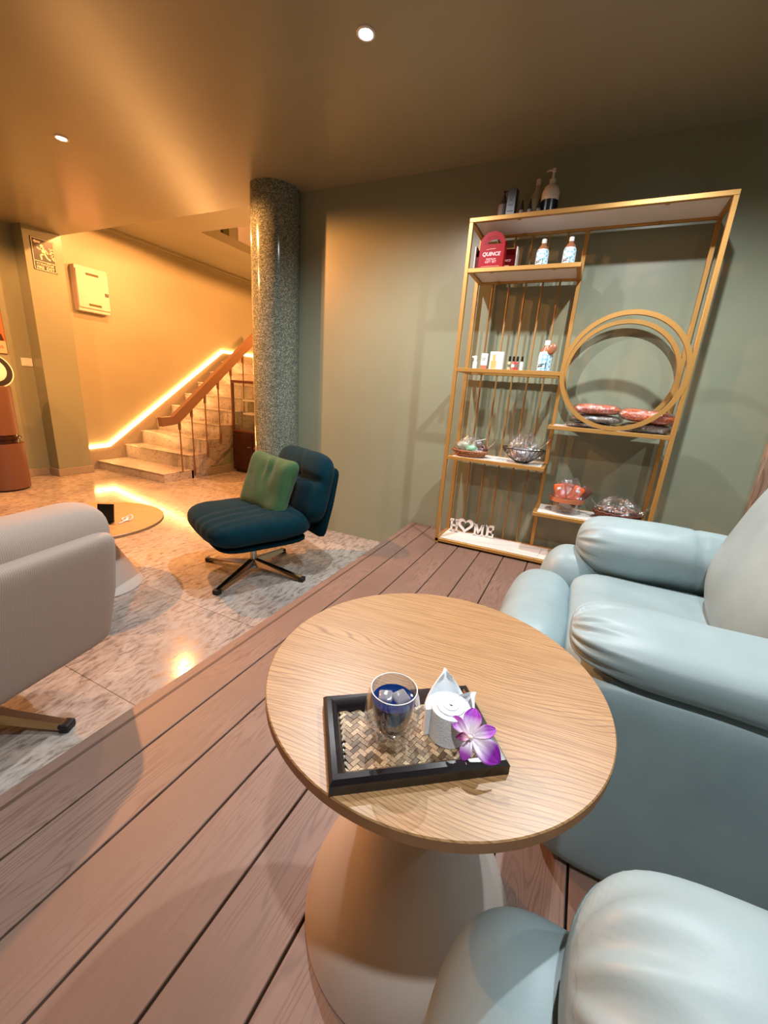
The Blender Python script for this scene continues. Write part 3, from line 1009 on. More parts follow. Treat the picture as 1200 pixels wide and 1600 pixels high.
# ================================================================== LEATHER ARMCHAIRS
def armchair(label, loc):
    """local origin under the chair centre; it faces -X; y spans -.51 .. .51"""
    c = thing('leather_armchair', label, 'armchair', loc)
    def panel_round(co, u): return (0, 0, 0)
    for s in (-1, 1):
        # arm base: slab with a rounded front and top
        b = BM()
        soft(b, (.445, .098, .235 if s < 0 else .205), (14, 10, 14), 22, None, T(.155, s * .41, .237 if s < 0 else .207))
        obj('arm_base', b, 'leather', c, smooth=True)
        b = BM()
        def lobe(co, u):
            gr = -.003 * math.exp(-((abs(u.y) - .86) / .03) ** 2) * (1 if u.z > -.3 else 0)
            return (u.x * gr, 0, u.z * gr + .004 * noise.noise(Vector((co.x * 12, co.y * 12, s))))
        soft(b, (.115 if s > 0 else .06, .128 if s > 0 else .10, .215), (2.6, 3, 2.8), 26, lobe, T(-.30 if s > 0 else -.262, s * .386 - (0 if s > 0 else .012), .222))
        obj('arm_front', b, 'leather', c, smooth=True)
        # arm pillow with gathers at its front end and a stitched seam
        def puck(co, u, s=s):
            fx = co.x + .335
            ang = math.atan2(u.z, u.y)
            g = math.exp(-(max(0, fx) / .05) ** 1.6)
            sw = sin(ang * 13 + 2.6 * noise.noise(Vector((ang * 2, 0, s))))
            f = .010 * g * (sw if sw > 0 else -abs(sw) ** .5) * (0 if fx < .004 else 1)
            back = math.exp(-((co.x - .22) / .08) ** 2) * .005 * sin(ang * 9 + co.x * 40)
            seam = -.005 * math.exp(-((co.x - .03) / .006) ** 2)
            n = .006 * noise.noise(Vector((co.x * 6, co.y * 8, co.z * 8 + s)))
            r = f + seam + back + n
            sag = -.02 * math.exp(-((co.x - .2) / .1) ** 2) if u.z > 0 else 0
            return (0, u.y * r, u.z * r + sag)
        b = BM()
        if s > 0:
            soft(b, (.335, .125, .105), (6, 2.3, 2.3), 34, puck, T(.032, .385, .475) @ RX(8))
        else:
            soft(b, (.335, .108, .047), (6, 3.0, 2.6), 34, puck, T(.028, -.408, .516) @ RX(4) @ RZ(-1))
        obj('arm_pillow', b, 'leather', c, smooth=True)
    b = BM()
    soft(b, (.29, .30, .10), (6, 9, 5), 16, lambda co, u: (0, 0, .004 * noise.noise(Vector((co.x * 8, co.y * 8, 9)))), T(-.01, 0, .305)); obj('seat_cushion', b, 'leather', c, smooth=True)
    b = BM()
    soft(b, (.115, .298, .185), (2.4, 5, 3), 22, lambda co, u: (.003 * noise.noise(Vector((co.x * 9, co.y * 9, co.z * 9))), 0, 0), T(-.385, 0, .215)); obj('footrest', b, 'leather', c, smooth=True)
    b = BM()
    def bp(co, u):
        n = .006 * noise.noise(Vector((co.y * 6, co.z * 6, 3)))
        return (n, 0, n)
    soft(b, (.125, .315, .31), (2.3, 2.6, 3.0), 26, bp, T(.205, .0, .65) @ RY(18)); obj('back_pillow', b, 'leather', c, smooth=True)
    b = BM(); soft(b, (.11, .40, .34), (4, 6, 5), 16, None, T(.47, 0, .60) @ RY(14)); obj('backrest', b, 'leather', c, smooth=True)
    b = BM(); box(b, -.36, -.42, .0, .56, .42, .06, bev=.01); obj('plinth', b, 'black', c)
    return c
armchair('sage green leather armchair beside the shelf, behind the round table', (.36, 1.265, DZ))
armchair('sage green leather armchair nearest the camera, cut by the bottom right corner', (.375, -.103, DZ))

# ================================================================== SHELF
SX0, SX1, SYF, SYB, SM = -.765, .436, 2.532, 2.81, -.165
Z1, Z2, Z3, Z4, ZR1, ZR2, ZT = 1.890, 1.358, .825, .262, 1.070, .555, 2.138
sh = thing('display_shelf', 'tall gold metal display shelf with white boards and a large ring, against the green wall', 'shelf', ((SX0 + SX1) / 2, (SYF + SYB) / 2, DZ))
SO = Vector(((SX0 + SX1) / 2, (SYF + SYB) / 2, DZ))
def S(bm):
    for v in bm.verts: v.co -= SO
    return bm
q = .022
def rbar(x0, y0, z0, x1, y1, z1, name, mat='gold'):
    b = BM(); box(b, x0, y0, z0, x1, y1, z1, bev=.0015, seg=1); return obj(name, S(b), mat, sh)
for x in (SX0, SX1 - q):
    for y in (SYF, SYB - q):
        rbar(x, y, DZ + .001, x + q, y + q, ZT - q, 'post')
rbar(SM - q / 2, SYB - q, DZ + .001, SM + q / 2, SYB, ZT - q, 'post')
def level(x0, x1, z, mat='board', holes=True):
    b = BM()
    box(b, x0, SYF, z - q, x1, SYF + q, z, bev=.0015, seg=1)
    box(b, x0, SYB - q, z - q, x1, SYB, z, bev=.0015, seg=1)
    box(b, x0, SYF + q, z - q, x0 + q, SYB - q, z)
    box(b, x1 - q, SYF + q, z - q, x1, SYB - q, z)
    if holes:
        for fx in (.22, .78):
            for y in (SYF + q + .006, SYB - q - .006):
                box(b, x0 + (x1 - x0) * fx - .009, y - .008, z - q, x0 + (x1 - x0) * fx + .009, y + .008, z - q + .004)
    fr = obj('shelf_frame', S(b), 'gold', sh)
    b = BM(); box(b, x0 + q + .001, SYF + q + .001, z - .012, x1 - q - .001, SYB - q - .001, z - .001)
    o = obj('shelf_board', S(b), mat, sh)
    if mat == 'glass': o['label'] = 'clear glass shelf board'
    return o
level(SX0, SX1, ZT)
level(SX0 + q, SM + q / 2, Z1)
level(SX0 + q, SM + q / 2, Z2, 'glass', False)
level(SX0 + q, SM + q / 2, Z3)
level(SX0, SX1, Z4)
level(SM - q / 2, SX1 - q, ZR1)
level(SM - q / 2, SX1 - q, ZR2)
for x in (-.652, -.552, -.455, -.36, -.266):
    b = BM(); tube(b, [(x, SYB - .012, Z4), (x, SYB - .012, ZT - q)], .0062, 8); obj('rod', S(b), 'rodgold', sh, smooth=True, auto=50)
for y, nm in ((SYF + q / 2, 'ring'), (SYB - q / 2, 'ring')):
    b = BM()
    tube(b, [(.134 + .286 * cos(a), y, 1.367 + .286 * sin(a)) for a in [2 * pi * i / 96 for i in range(96)]], 0, rect=(q, q + .003), closed=True, up=(0, 1, 0))
    obj(nm, S(b), 'gold', sh, smooth=True, auto=40)

# ------------------------------------------------ things on the shelf
# top board
t = thing('bottle_tray', 'dark tray under the bottles on top of the shelf', 'tray', (-.50, 2.66, ZT))
b = BM(); box(b, -.165, -.075, 0, .165, .075, .006, bev=.002, seg=1)
for (x0, y0, x1, y1) in ((-.165, -.075, .165, -.068), (-.165, .068, .165, .075), (-.165, -.068, -.158, .068), (.158, -.068, .165, .068)): box(b, x0, y0, .006, x1, y1, .014)
obj('tray_body', b, 'rail', t)
ZB = ZT + .0065
def bottle(name, label, cat, loc, prof, mat, extras=(), n=28, sx=1, sy=1, group=None, rz=0):
    t = thing(name, label, cat, loc, rz, group)
    b = BM(); lathe(b, prof, n, sx=sx, sy=sy); obj('bottle_body', b, mat, t, smooth=True, auto=45)
    for nm, fn, m in extras:
        b = BM(); fn(b); obj(nm, b, m, t, smooth=True, auto=45)
    return t
MT['grey'] = plain('dark_grey_bottle', (58, 56, 56), .35)
MT['greyt'] = plain('grey_label', (110, 106, 102), .5)
MT['cream'] = plain('cream_bottle', (214, 200, 184), .4)
MT['creamd'] = plain('dull_cream_bottle', (176, 158, 130), .5)
MT['navy'] = plain('navy_label', (10, 14, 30), .3)
def pump(z, s=1, d=-1):
    def f(b):
        lathe(b, [(.016 * s, z), (.016 * s, z + .018 * s), (.007 * s, z + .02 * s), (.0045 * s, z + .05 * s), (.009 * s, z + .052 * s), (.009 * s, z + .066 * s), (0, z + .068 * s)], 16)
        tube(b, [(0, 0, z + .06 * s), (d * .03 * s, 0, z + .061 * s), (d * .036 * s, 0, z + .055 * s)], .004 * s, 8)
    return f
bottle('pump_bottle', 'dark grey pump bottle at the left end of the shelf top tray', 'bottle', (-.617, 2.65, ZB), [(.026, 0), (.026, .085), (.012, .105), (.012, .115)], 'grey',
       (('label_band', lambda b: lathe(b, [(.0265, .012), (.0265, .08)], 28, cap=False), 'greyt'), ('pump', pump(.112, .55, 1), 'black')))
t = thing('product_box', 'tall dark printed carton on the shelf top, between the grey bottle and the droppers', 'box', (-.565, 2.625, ZB), radians(-8))
b = BM(); box(b, -.024, -.02, 0, .024, .02, .138, bev=.001, seg=1); obj('carton', b, 'grey', t)
b = BM(); box(b, -.016, -.0208, .03, .016, -.02, .038); box(b, -.012, -.0208, .06, .012, -.02, .066); box(b, -.006, -.0208, .085, .006, -.02, .1); obj('print', b, 'greyt', t)
bottle('round_stopper_bottle', 'slim bottle with a beige ball stopper standing behind the dark carton', 'bottle', (-.555, 2.69, ZB), [(.018, 0), (.018, .1), (.009, .125), (.009, .135)], 'creamd',
       (('stopper', lambda b: soft(b, (.015, .015, .015), 2, 8, None, T(0, 0, .149)), 'creamd'),))
for x, lb in ((-.505, 'small black dropper bottle, leftmost of three on the shelf top'), (-.463, 'small black dropper bottle, middle of three on the shelf top'), (-.418, 'small black dropper bottle, right of three, next to the big pump bottle')):
    bottle('dropper_bottle', lb, 'bottle', (x, 2.60 + .008 * random.random(), ZB), [(.0125, 0), (.0125, .028), (.0125, .0285), (.006, .035)], 'greyt',
           (('dropper_cap', lambda b: lathe(b, [(.0128, .026), (.009, .042), (.0075, .05), (.004, .072), (.002, .078)], 16), 'black'),), n=20, group='dropper bottles on the shelf top')
bottle('lotion_bottle', 'tall cream bottle with narrow neck at the back of the shelf top', 'bottle', (-.452, 2.70, ZB), [(.016, 0), (.03, .05), (.036, .09), (.03, .125), (.014, .15), (.012, .185)], 'creamd',
       (('cap', lambda b: lathe(b, [(.013, .172), (.013, .2), (.01, .204), (0, .204)], 16), 'cream'),))
bottle('pump_bottle', 'large white pump bottle with black label at the right end of the shelf top group', 'bottle', (-.373, 2.645, ZB), [(.042, 0), (.044, .004), (.044, .11), (.034, .135), (.014, .15), (.013, .158)], 'cream',
       (('label_band', lambda b: lathe(b, [(.0446, .004), (.0446, .07)], 32, cap=False), 'navy'), ('pump', pump(.152, 1.0, -1), 'cream')), n=32)

# first shelf
t = thing('gift_carton', 'open dark red gift carton with white edges behind the red bag', 'box', (-.635, 2.715, Z1), radians(3))
b = BM()
W_, D_, H_ = .115, .04, .15
box(b, -W_, D_ - .004, 0, W_, D_, H_)
box(b, -W_, -D_, 0, -W_ + .004, D_, H_); box(b, W_ - .004, -D_, 0, W_, D_, H_); box(b, -W_, -D_, 0, W_, D_, .004)
box(b, -W_, -D_, 0, W_, -D_ + .003, .095, mi=0)
obj('carton_body', b, 'redd', t)
b = BM(); box(b, W_, -D_, 0, W_ + .008, D_ + .002, H_ - .01, bev=.002, seg=1); box(b, -W_ - .002, D_ - .006, H_, W_ - .02, D_ + .002, H_ + .005); box(b, -W_ - .006, -D_, 0, -W_, D_ + .002, H_); obj('liner', b, 'board', t)
b = BM(); text(b, 'QUINCE', .016, T(.06, -D_ - .0006, .068) @ FACE_S, .0006, shear=.2); box(b, .035, -D_ - .0008, .02, .085, -D_, .045); obj('print', b, 'redt', t)
t = thing('gift_bag', 'bright red paper gift bag with an arched handle on the upper left shelf', 'bag', (-.625, 2.575, Z1), radians(0))
b = BM()
pts = [(-.068, 0), (.068, 0), (.068, .115)] + [(.068 * cos(a), .115 + .062 * sin(a)) for a in [pi * i / 16 for i in range(1, 16)]] + [(-.068, .115)]
hole = [(.043 * cos(a), .125 + .034 * sin(a)) for a in [pi * i / 12 for i in range(13)]]
def bagside(y0, y1):
    # outer outline with arched window: bridge as quads
    prism(b, [(-.068, 0), (.068, 0), (.068, .117), (-.068, .117)], 1, y0, y1)
    n = 16
    for i in range(n):
        a0, a1 = pi * i / n, pi * (i + 1) / n
        o0, o1 = (.068 * cos(a0), .117 + .062 * sin(a0)), (.068 * cos(a1), .117 + .062 * sin(a1))
        h0, h1 = (.045 * cos(a0), .119 + .038 * sin(a0)), (.045 * cos(a1), .119 + .038 * sin(a1))
        prism(b, [o0, o1, h1, h0], 1, y0, y1)
bagside(-.028, -.0265); bagside(.0265, .028)
box(b, -.068, -.0265, 0, -.0665, .0265, .115); box(b, .0665, -.0265, 0, .068, .0265, .115); box(b, -.0665, -.0265, 0, .0665, .0265, .002)
obj('bag_body', b, 'red', t)
b = BM()
text(b, 'QUINCE', .026, T(-.002, -.0284, .068) @ FACE_S, .0006, shear=.2, bold=.0006)
text(b, 'PREMIUM', .013, T(0, -.0284, .043) @ FACE_S, .0006)
text(b, 'GIFT SET', .016, T(0, -.0284, .03) @ FACE_S, .0006)
box(b, -.05, -.0286, .008, .05, -.028, .0092)
tube(b, [(-.03, -.0283, .09), (-.01, -.0283, .093), (.02, -.0283, .094)], .0012, 6)
obj('print', b, 'redt', t)

def water_bottle(label, loc, s, rz=0):
    t = thing('juice_bottle', label, 'bottle', loc, rz, None)
    b = BM(); lathe(b, [(.034 * s, 0), (.036 * s, .006 * s), (.036 * s, .085 * s), (.028 * s, .11 * s), (.013 * s, .13 * s), (.012 * s, .142 * s)], 32); obj('bottle_body', b, 'tan', t, smooth=True, auto=45)
    b = BM(); lathe(b, [(.0366 * s, .004 * s), (.0366 * s, .084 * s)], 32, cap=False); lathe(b, [(.0366 * s, .084 * s), (.0315 * s, .1 * s)], 32, cap=False); obj('label_wrap', b, 'bottlelabel', t, smooth=True)
    b = BM()
    for (a0, a1, z, h) in ((-2.5, -1.7, .02, .006), (-2.4, -1.5, .03, .004), (-1.35, -1.25, .012, .03)):
        vs = []
        for i in range(7):
            a = a0 + (a1 - a0) * i / 6
            r = .0372 * s
            vs.append((b.verts.new((r * cos(a), r * sin(a), (z + .006 * i / 6) * s)), b.verts.new((r * cos(a), r * sin(a), (z + .006 * i / 6 + h) * s))))
        for p, q_ in zip(vs, vs[1:]): b.faces.new((p[0], q_[0], q_[1], p[1]))
    obj('label_print', b, 'black', t)
    b = BM(); lathe(b, [(.014 * s, .134 * s), (.014 * s, .156 * s), (.012 * s, .158 * s), (0, .158 * s)], 20); obj('cap', b, 'white', t, smooth=True, auto=45)
    return t
water_bottle('pale blue labelled bottle, left of two on the top left shelf', (-.362, 2.61, Z1), .88)
water_bottle('pale blue labelled bottle, right of two on the top left shelf', (-.226, 2.61, Z1), .88)

# glass shelf
def carton(label, x, y, z, w_, d_, h_, extra=None, rz=0, mat='white'):
    t = thing('cosmetic_box', label, 'box', (x, y, z), rz)
    b = BM(); box(b, -w_ / 2, -d_ / 2, 0, w_ / 2, d_ / 2, h_, bev=.001, seg=1); obj('carton', b, mat, t)
    if extra:
        b = BM(); extra(b); obj('print', b, MTX[0], t)
    return t
MTX = [plain('box_print_amber', (222, 170, 104), .5)]
t = thing('spray_bottle', 'small white spray bottle, leftmost on the glass shelf', 'bottle', (-.655, 2.60, Z2))
b = BM(); lathe(b, [(.013, 0), (.013, .04), (.008, .048), (.008, .054)], 20); obj('bottle_body', b, 'white', t, smooth=True, auto=45)
b = BM(); lathe(b, [(.0095, .05), (.0095, .075), (.0, .077)], 16); box(b, -.02, -.005, .062, .0, .005, .074, bev=.002, seg=1); obj('spray_head', b, 'white', t, smooth=True, auto=45)
t = thing('cosmetic_box', 'slim white product with tan foot, second from left on the glass shelf', 'box', (-.60, 2.60, Z2))
b = BM(); box(b, -.018, -.012, .022, .018, .012, .09, bev=.001, seg=1); box(b, -.018, -.012, 0, .018, .012, .022, mi=1); obj('carton', b, ['white', 'terra'], t)
b = BM(); box(b, -.012, -.0128, .06, .012, -.012, .063); box(b, -.012, -.0128, .052, .008, -.012, .054); obj('print', b, 'greyt', t)
carton('white perfume carton with an amber bottle picture on the glass shelf', -.527, 2.60, Z2, .078, .03, .1,
       lambda b: (box(b, -.03, -.0158, .006, .002, -.015, .05), box(b, -.022, -.0158, .052, -.006, -.015, .085)))
for i, (x, c, lb) in enumerate(((-.452, (190, 178, 130), 'small nail polish bottle with olive body and black cap on the glass shelf'), (-.430, (214, 96, 84), 'small nail polish bottle with coral body on the glass shelf'),
                            (-.408, (170, 60, 60), 'small nail polish bottle with dark red body on the glass shelf'), (-.382, (206, 226, 220), 'small clear bottle with black cap, right end of the nail polish row'))):
    MT['np%d' % i] = plain('polish_colour_%d' % i, c, .2)
    bottle('nail_polish', lb, 'bottle', (x, 2.60, Z2), [(.0092, 0), (.0092, .045), (.005, .052)], 'np%d' % i,
           (('cap', lambda b: lathe(b, [(.0072, .05), (.0066, .078), (0, .079)], 14), 'black'), ('label_band', lambda b: lathe(b, [(.0095, .018), (.0095, .034)], 20, cap=False), 'white' if i % 2 else 'greyt')), n=20)
t = water_bottle('large pale blue bottle with tan tassel tag on the glass shelf', (-.258, 2.605, Z2), 1.05)
b = BM(); soft(b, (.022, .012, .03), 2.2, 8, None, T(.03, -.03, .118) @ RY(25)); obj('hanging_tag', b, 'tan', t, smooth=True)

# wrapped baskets: crumpled clear film
def crumple(bm, rx, ry, z0, zt, seedv, peaks=9, flare=.4):
    rnd = random.Random(seedv)
    n, m = 46, 12
    rings = []
    for j in range(m + 1):
        f = j / m
        ring = []
        for i in range(n):
            a = 2 * pi * i / n
            pk = 1 + .22 * sin(a * peaks + seedv) * f + .25 * noise.noise(Vector((a * 2, f * 3, seedv))) * f
            r = (1 + flare * f * f * .4 - .85 * f * f) * (1 + .12 * noise.noise(Vector((cos(a) * 4, sin(a) * 4, f * 6 + seedv))))
            z = z0 + (zt - z0) * f * pk
            ring.append(bm.verts.new((rx * r * cos(a) + rnd.uniform(-1, 1) * .004, ry * r * sin(a) + rnd.uniform(-1, 1) * .004, z + rnd.uniform(-1, 1) * .004)))
        rings.append(ring)
    for A, B in zip(rings, rings[1:]):
        for i in range(n): bm.faces.new((A[i], A[(i + 1) % n], B[(i + 1) % n], B[i]))
    bm.faces.new(rings[-1])

def fan(bm, cx, cy, z0, dx, dy, h, w_, seedv):
    rnd = random.Random(seedv)
    n, m = 12, 7
    g = []
    nx, ny = -dy, dx
    for j in range(m + 1):
        f = j / m
        row = []
        for i in range(n + 1):
            s_ = -1 + 2 * i / n
            wd = w_ * (.25 + .75 * f)
            row.append(bm.verts.new((cx + dx * f * h + nx * s_ * wd + rnd.uniform(-1, 1) * .004, cy + dy * f * h + ny * s_ * wd + .008 * sin(i * 2.1) * f, z0 + h * f * (.8 + .3 * rnd.random() * (1 if j == m else .2)) - abs(s_) * .01)))
        g.append(row)
    for A, B in zip(g, g[1:]):
        for i in range(n): bm.faces.new((A[i], A[i + 1], B[i + 1], B[i]))

def wicker(bm, rx, ry, h, rows=5, n=40, r=.0045, base=.7):
    for j in range(rows):
        f = j / (rows - 1)
        s = base + (1 - base) * f
        tube(bm, [((rx * s + .003 * sin(i * pi + j)) * cos(2 * pi * i / n), (ry * s + .003 * sin(i * pi + j)) * sin(2 * pi * i / n), r + f * h + .002 * (-1) ** (i + j)) for i in range(n)], r, 6, closed=True)
    for i in range(20):
        a = 2 * pi * i / 20
        tube(bm, [(rx * base * cos(a), ry * base * sin(a), r), (rx * cos(a), ry * sin(a), h + r)], r * .7, 5)

t = thing('gift_basket', 'shallow wicker basket of green and brown items wrapped in clear film, on the left shelf', 'basket', (-.622, 2.63, Z3))
b = BM(); wicker(b, .118, .08, .034); lathe(b, [(.01, .003), (.09, .003)], 24, cap=False, sy=.62); obj('basket', b, 'wicker', t, smooth=True)
b = BM(); crumple(b, .112, .075, .036, .12, 3, 7, .1); fan(b, .09, 0, .05, .8, .1, .07, .035, 5); obj('film_wrap', b, 'cello', t)
b = BM(); soft(b, (.035, .03, .024), 2.2, 8, None, T(.01, -.02, .052)); obj('green_sachet', b, plain('green_sachet', (120, 190, 140), .5), t, smooth=True)
b = BM()
for i in range(26):
    a = random.random() * 6.28; r_ = .03 * sqrt(random.random())
    soft(b, (.008, .008, .008), 2, 4, None, T(.082 + r_ * cos(a), -.02 + r_ * .8 * sin(a), .052 + .022 * random.random()))
obj('dried_pods', b, 'wickerd', t, smooth=True)
b = BM(); box(b, .05, -.012, .085, .12, .012, .089, M=T(0, 0, 0) @ RY(-18)); obj('white_tag', b, 'white', t)
b = BM(); soft(b, (.045, .04, .035), 2.2, 8, None, T(-.055, .01, .06)); obj('grey_pouch', b, plain('grey_pouch', (150, 150, 130), .6), t, smooth=True)

t = thing('wire_bowl', 'dark wire bowl wrapped in spiky crinkled clear film, beside the wicker basket', 'bowl', (-.296, 2.615, Z3))
b = BM()
R0 = .125
for i in range(28):
    a = 2 * pi * i / 28
    tube(b, [(R0 * (f ** .6) * cos(a), R0 * .8 * (f ** .6) * sin(a), .004 + .085 * f ** 1.4) for f in [.12, .3, .5, .7, .85, 1]], .0017, 5)
for rr, z in ((.125, .089), (.035, .006)):
    tube(b, [(rr * cos(2 * pi * i / 36), rr * .8 * sin(2 * pi * i / 36), z) for i in range(36)], .0028, 6, closed=True)
obj('wire_frame', b, 'black', t, smooth=True)
b = BM(); crumple(b, .105, .085, .03, .16, 8, 11, .5); fan(b, -.05, 0, .06, -.35, .1, .12, .05, 2); fan(b, .05, .0, .06, .75, .0, .12, .05, 4); fan(b, .0, .02, .06, .05, .2, .15, .05, 9)
obj('film_wrap', b, 'cello', t)
b = BM(); soft(b, (.07, .055, .04), 2.2, 10, lambda co, u: (0, 0, .012 * noise.noise(co * 40)), T(0, 0, .056)); obj('silver_parcel', b, plain('silver_parcel', (150, 146, 150), .35, .4, bump_scale=60, bump_s=.6, bd=.004), t, smooth=True)

# pouches on right shelf
def pouch(label, loc, sz, mat, rz=0, tilt=0):
    t = thing('spice_pouch', label, 'pouch', loc, radians(rz), None)
    b = BM(); soft(b, sz, (4, 4, 1.8), 16, lambda co, u: (0, 0, .004 * noise.noise(co * 30)), T(0, 0, sz[2]) @ RY(tilt)); obj('pouch_body', b, mat, t, smooth=True)
    b = BM()
    soft(b, (sz[0] * 1.06, sz[1] * 1.05, sz[2] * 1.03), (5, 5, 1.8), 14, lambda co, u: Vector((random.uniform(-1, 1), random.uniform(-1, 1), random.uniform(-.3, 1))) * .0025, T(0, 0, sz[2] * 1.02) @ RY(tilt))
    obj('film_wrap', b, 'cello', t)
    return t
pouch('flat grey patterned pouch in clear film, lowest on the left of the ring shelf', (.045, 2.66, ZR1), (.135, .08, .013), 'patd', 3)
pouch('charcoal patterned pouch in clear film, middle of the left pile on the ring shelf', (.065, 2.655, ZR1 + .029), (.125, .078, .022), 'patd', -4)
pouch('bright orange patterned pouch on top of the left pile on the ring shelf', (.055, 2.64, ZR1 + .077), (.115, .074, .027), 'pato', 2)
pouch('charcoal patterned pouch under the right orange pouch on the ring shelf', (.315, 2.65, ZR1), (.12, .08, .024), 'patd', 4)
pouch('pale orange patterned pouch lying on the right side of the ring shelf', (.30, 2.635, ZR1 + .052), (.13, .08, .033), 'pato', -3, 4)

# lowest right shelf
t = thing('soap_tub', 'clear tub with terracotta rim holding orange soaps on the lowest right shelf', 'tub', (-.005, 2.655, ZR2))
b = BM(); lathe(b, [(.0, .002), (.078, .002), (.092, .075)], 40, cap=False, sy=.85); obj('tub_wall', b, 'glass', t, smooth=True, auto=40)
b = BM(); lathe(b, [(.090, .072), (.098, .072), (.1, .096), (.092, .096), (.090, .072)], 40, cap=False, sy=.85); obj('rim', b, 'terra', t, smooth=True, auto=40)
b = BM(); soft(b, (.06, .05, .03), 2.3, 10, lambda co, u: (0, 0, .012 * noise.noise(co * 40)), T(0, 0, .036)); obj('filler', b, plain('brown_wood_wool', (120, 104, 92), .8, bump_scale=80, bump_s=.8, bd=.004), t, smooth=True)
for (x, y, a, m_) in ((-.045, -.02, -14, 'orange'), (.045, -.03, 24, 'orange'), (.08, .0, 38, 'wickerd'), (-.01, .02, 5, 'orange')):
    b = BM(); box(b, -.033, -.012, -.048, .033, .012, .048, bev=.011, seg=3, M=T(x, y, .128) @ RY(a) @ RX(-12)); so = obj('soap_bar', b, m_, t, smooth=True, auto=40)
    if m_ == 'orange' and y < 0:
        b = BM(); box(b, -.012, -.0132, .012, .01, -.0122, .026, M=T(x, y, .128) @ RY(a) @ RX(-12)); obj('price_sticker', b, 'white', so)
b = BM(); crumple(b, .098, .08, .09, .19, 12, 8, .6); fan(b, -.05, 0, .11, -.4, .0, .08, .03, 7); obj('film_wrap', b, 'cello', t)
t = thing('gift_basket', 'dark brown oval basket wrapped in clear film on the lowest right shelf', 'basket', (.275, 2.655, ZR2))
b = BM(); wicker(b, .13, .095, .05, 7, base=.75); lathe(b, [(.01, .003), (.09, .003)], 24, cap=False, sy=.7); obj('basket', b, 'wickerd', t, smooth=True)
b = BM(); crumple(b, .13, .09, .05, .13, 20, 9, .3); fan(b, .1, 0, .06, .9, .0, .07, .03, 17); fan(b, -.1, 0, .06, -.7, .0, .07, .03, 19); obj('film_wrap', b, 'cello', t)
b = BM()
for i in range(34):
    a = random.random() * 6.28; r_ = .085 * sqrt(random.random())
    soft(b, (.018, .013, .012), 2, 4, None, T(r_ * cos(a), r_ * .7 * sin(a), .055 + .02 * random.random()) @ RZ(random.random() * 180))
obj('dried_pods', b, mat_island('dried_pod_mix', (70, 36, 30), (210, 170, 150)), t, smooth=True)

# HOME letters
t = thing('home_sign', 'white freestanding HOME letters with a heart for the O on the bottom shelf', 'sign', (-.572, 2.745, Z4), radians(4))
b = BM()
Y0, Y1 = -.008, .008
def bl(x0, z0, x1, z1): prism(b, [(x0, z0), (x1, z0), (x1, z1), (x0, z1)], 1, Y0, Y1)
# H
hb = .0
for x in (-.155, -.117):
    bl(x + .006, hb, x + .02, hb + .09)
    bl(x, hb, x + .027, hb + .012); bl(x, hb + .08, x + .027, hb + .092)
bl(-.149, hb + .04, -.1, hb + .052)
# heart ring
def heart(t_, s):
    x = 16 * sin(t_) ** 3
    z = 13 * cos(t_) - 5 * cos(2 * t_) - 2 * cos(3 * t_) - cos(4 * t_)
    return (-.045 + x * s, .062 + z * s)
n = 48
for i in range(n):
    a0, a1 = 2 * pi * i / n, 2 * pi * (i + 1) / n
    prism(b, [heart(a0, .0036), heart(a1, .0036), heart(a1, .0022), heart(a0, .0022)], 1, Y0, Y1)
# M
for x in (.016, .066):
    bl(x + .004, 0, x + .018, .088); bl(x - .003, 0, x + .025, .011)
prism(b, [(.016, .088), (.034, .088), (.055, .035), (.048, .014)], 1, Y0, Y1)
prism(b, [(.088, .088), (.070, .088), (.048, .035), (.050, .014)], 1, Y0, Y1)
# E
bl(.104, 0, .12, .09); bl(.098, 0, .155, .013); bl(.098, .077, .153, .09); bl(.12, .04, .142, .05); bl(.144, .013, .155, .03); bl(.143, .06, .153, .077); bl(.137, .033, .142, .057)
bl(-.157, -.0, .157, .006)
obj('letters', b, 'white', t)
t = thing('light_patch', 'white sheet imitating a patch of light on the right part of the bottom shelf', 'card', (-.20, 2.68, Z4), radians(-4))
b = BM(); box(b, -.1, -.08, 0, .1, .08, .002); obj('sheet', b, 'board', t)  # pale sheet stands in for a patch of light on the board

# ================================================================== TRAY SET
ta = math.atan2(.122, .165)
tc = (-.128, .402)
TM = TZ
tr = thing('serving_tray', 'black lacquered tray with woven bamboo centre on the round table', 'tray', (tc[0], tc[1], TM), ta)
hx, hy = .105, .067
b = BM()
prof = [(0, 0), (0, .013), (.004, .018), (.010, .019), (.016, .014), (.020, .006), (.021, 0)]
def rimpt(d, z, cx, cy):
    return (cx * (hx - d), cy * (hy - d), z)
for i in range(4):
    c0 = ((-1, -1), (1, -1), (1, 1), (-1, 1))[i]; c1 = ((1, -1), (1, 1), (-1, 1), (-1, -1))[i]
    ra = [b.verts.new(rimpt(d, z, *c0)) for d, z in prof]; rb = [b.verts.new(rimpt(d, z, *c1)) for d, z in prof]
    for j in range(len(prof) - 1): b.faces.new((ra[j], rb[j], rb[j + 1], ra[j + 1]))
bmesh.ops.remove_doubles(b, verts=b.verts, dist=1e-5)
box(b, -hx + .02, -hy + .02, .001, hx - .02, hy - .02, .003)
for sx in (-1, 1):
    for sy in (-1, 1): pass
obj('frame', b, 'tray', tr, smooth=True, auto=35)
b = BM()
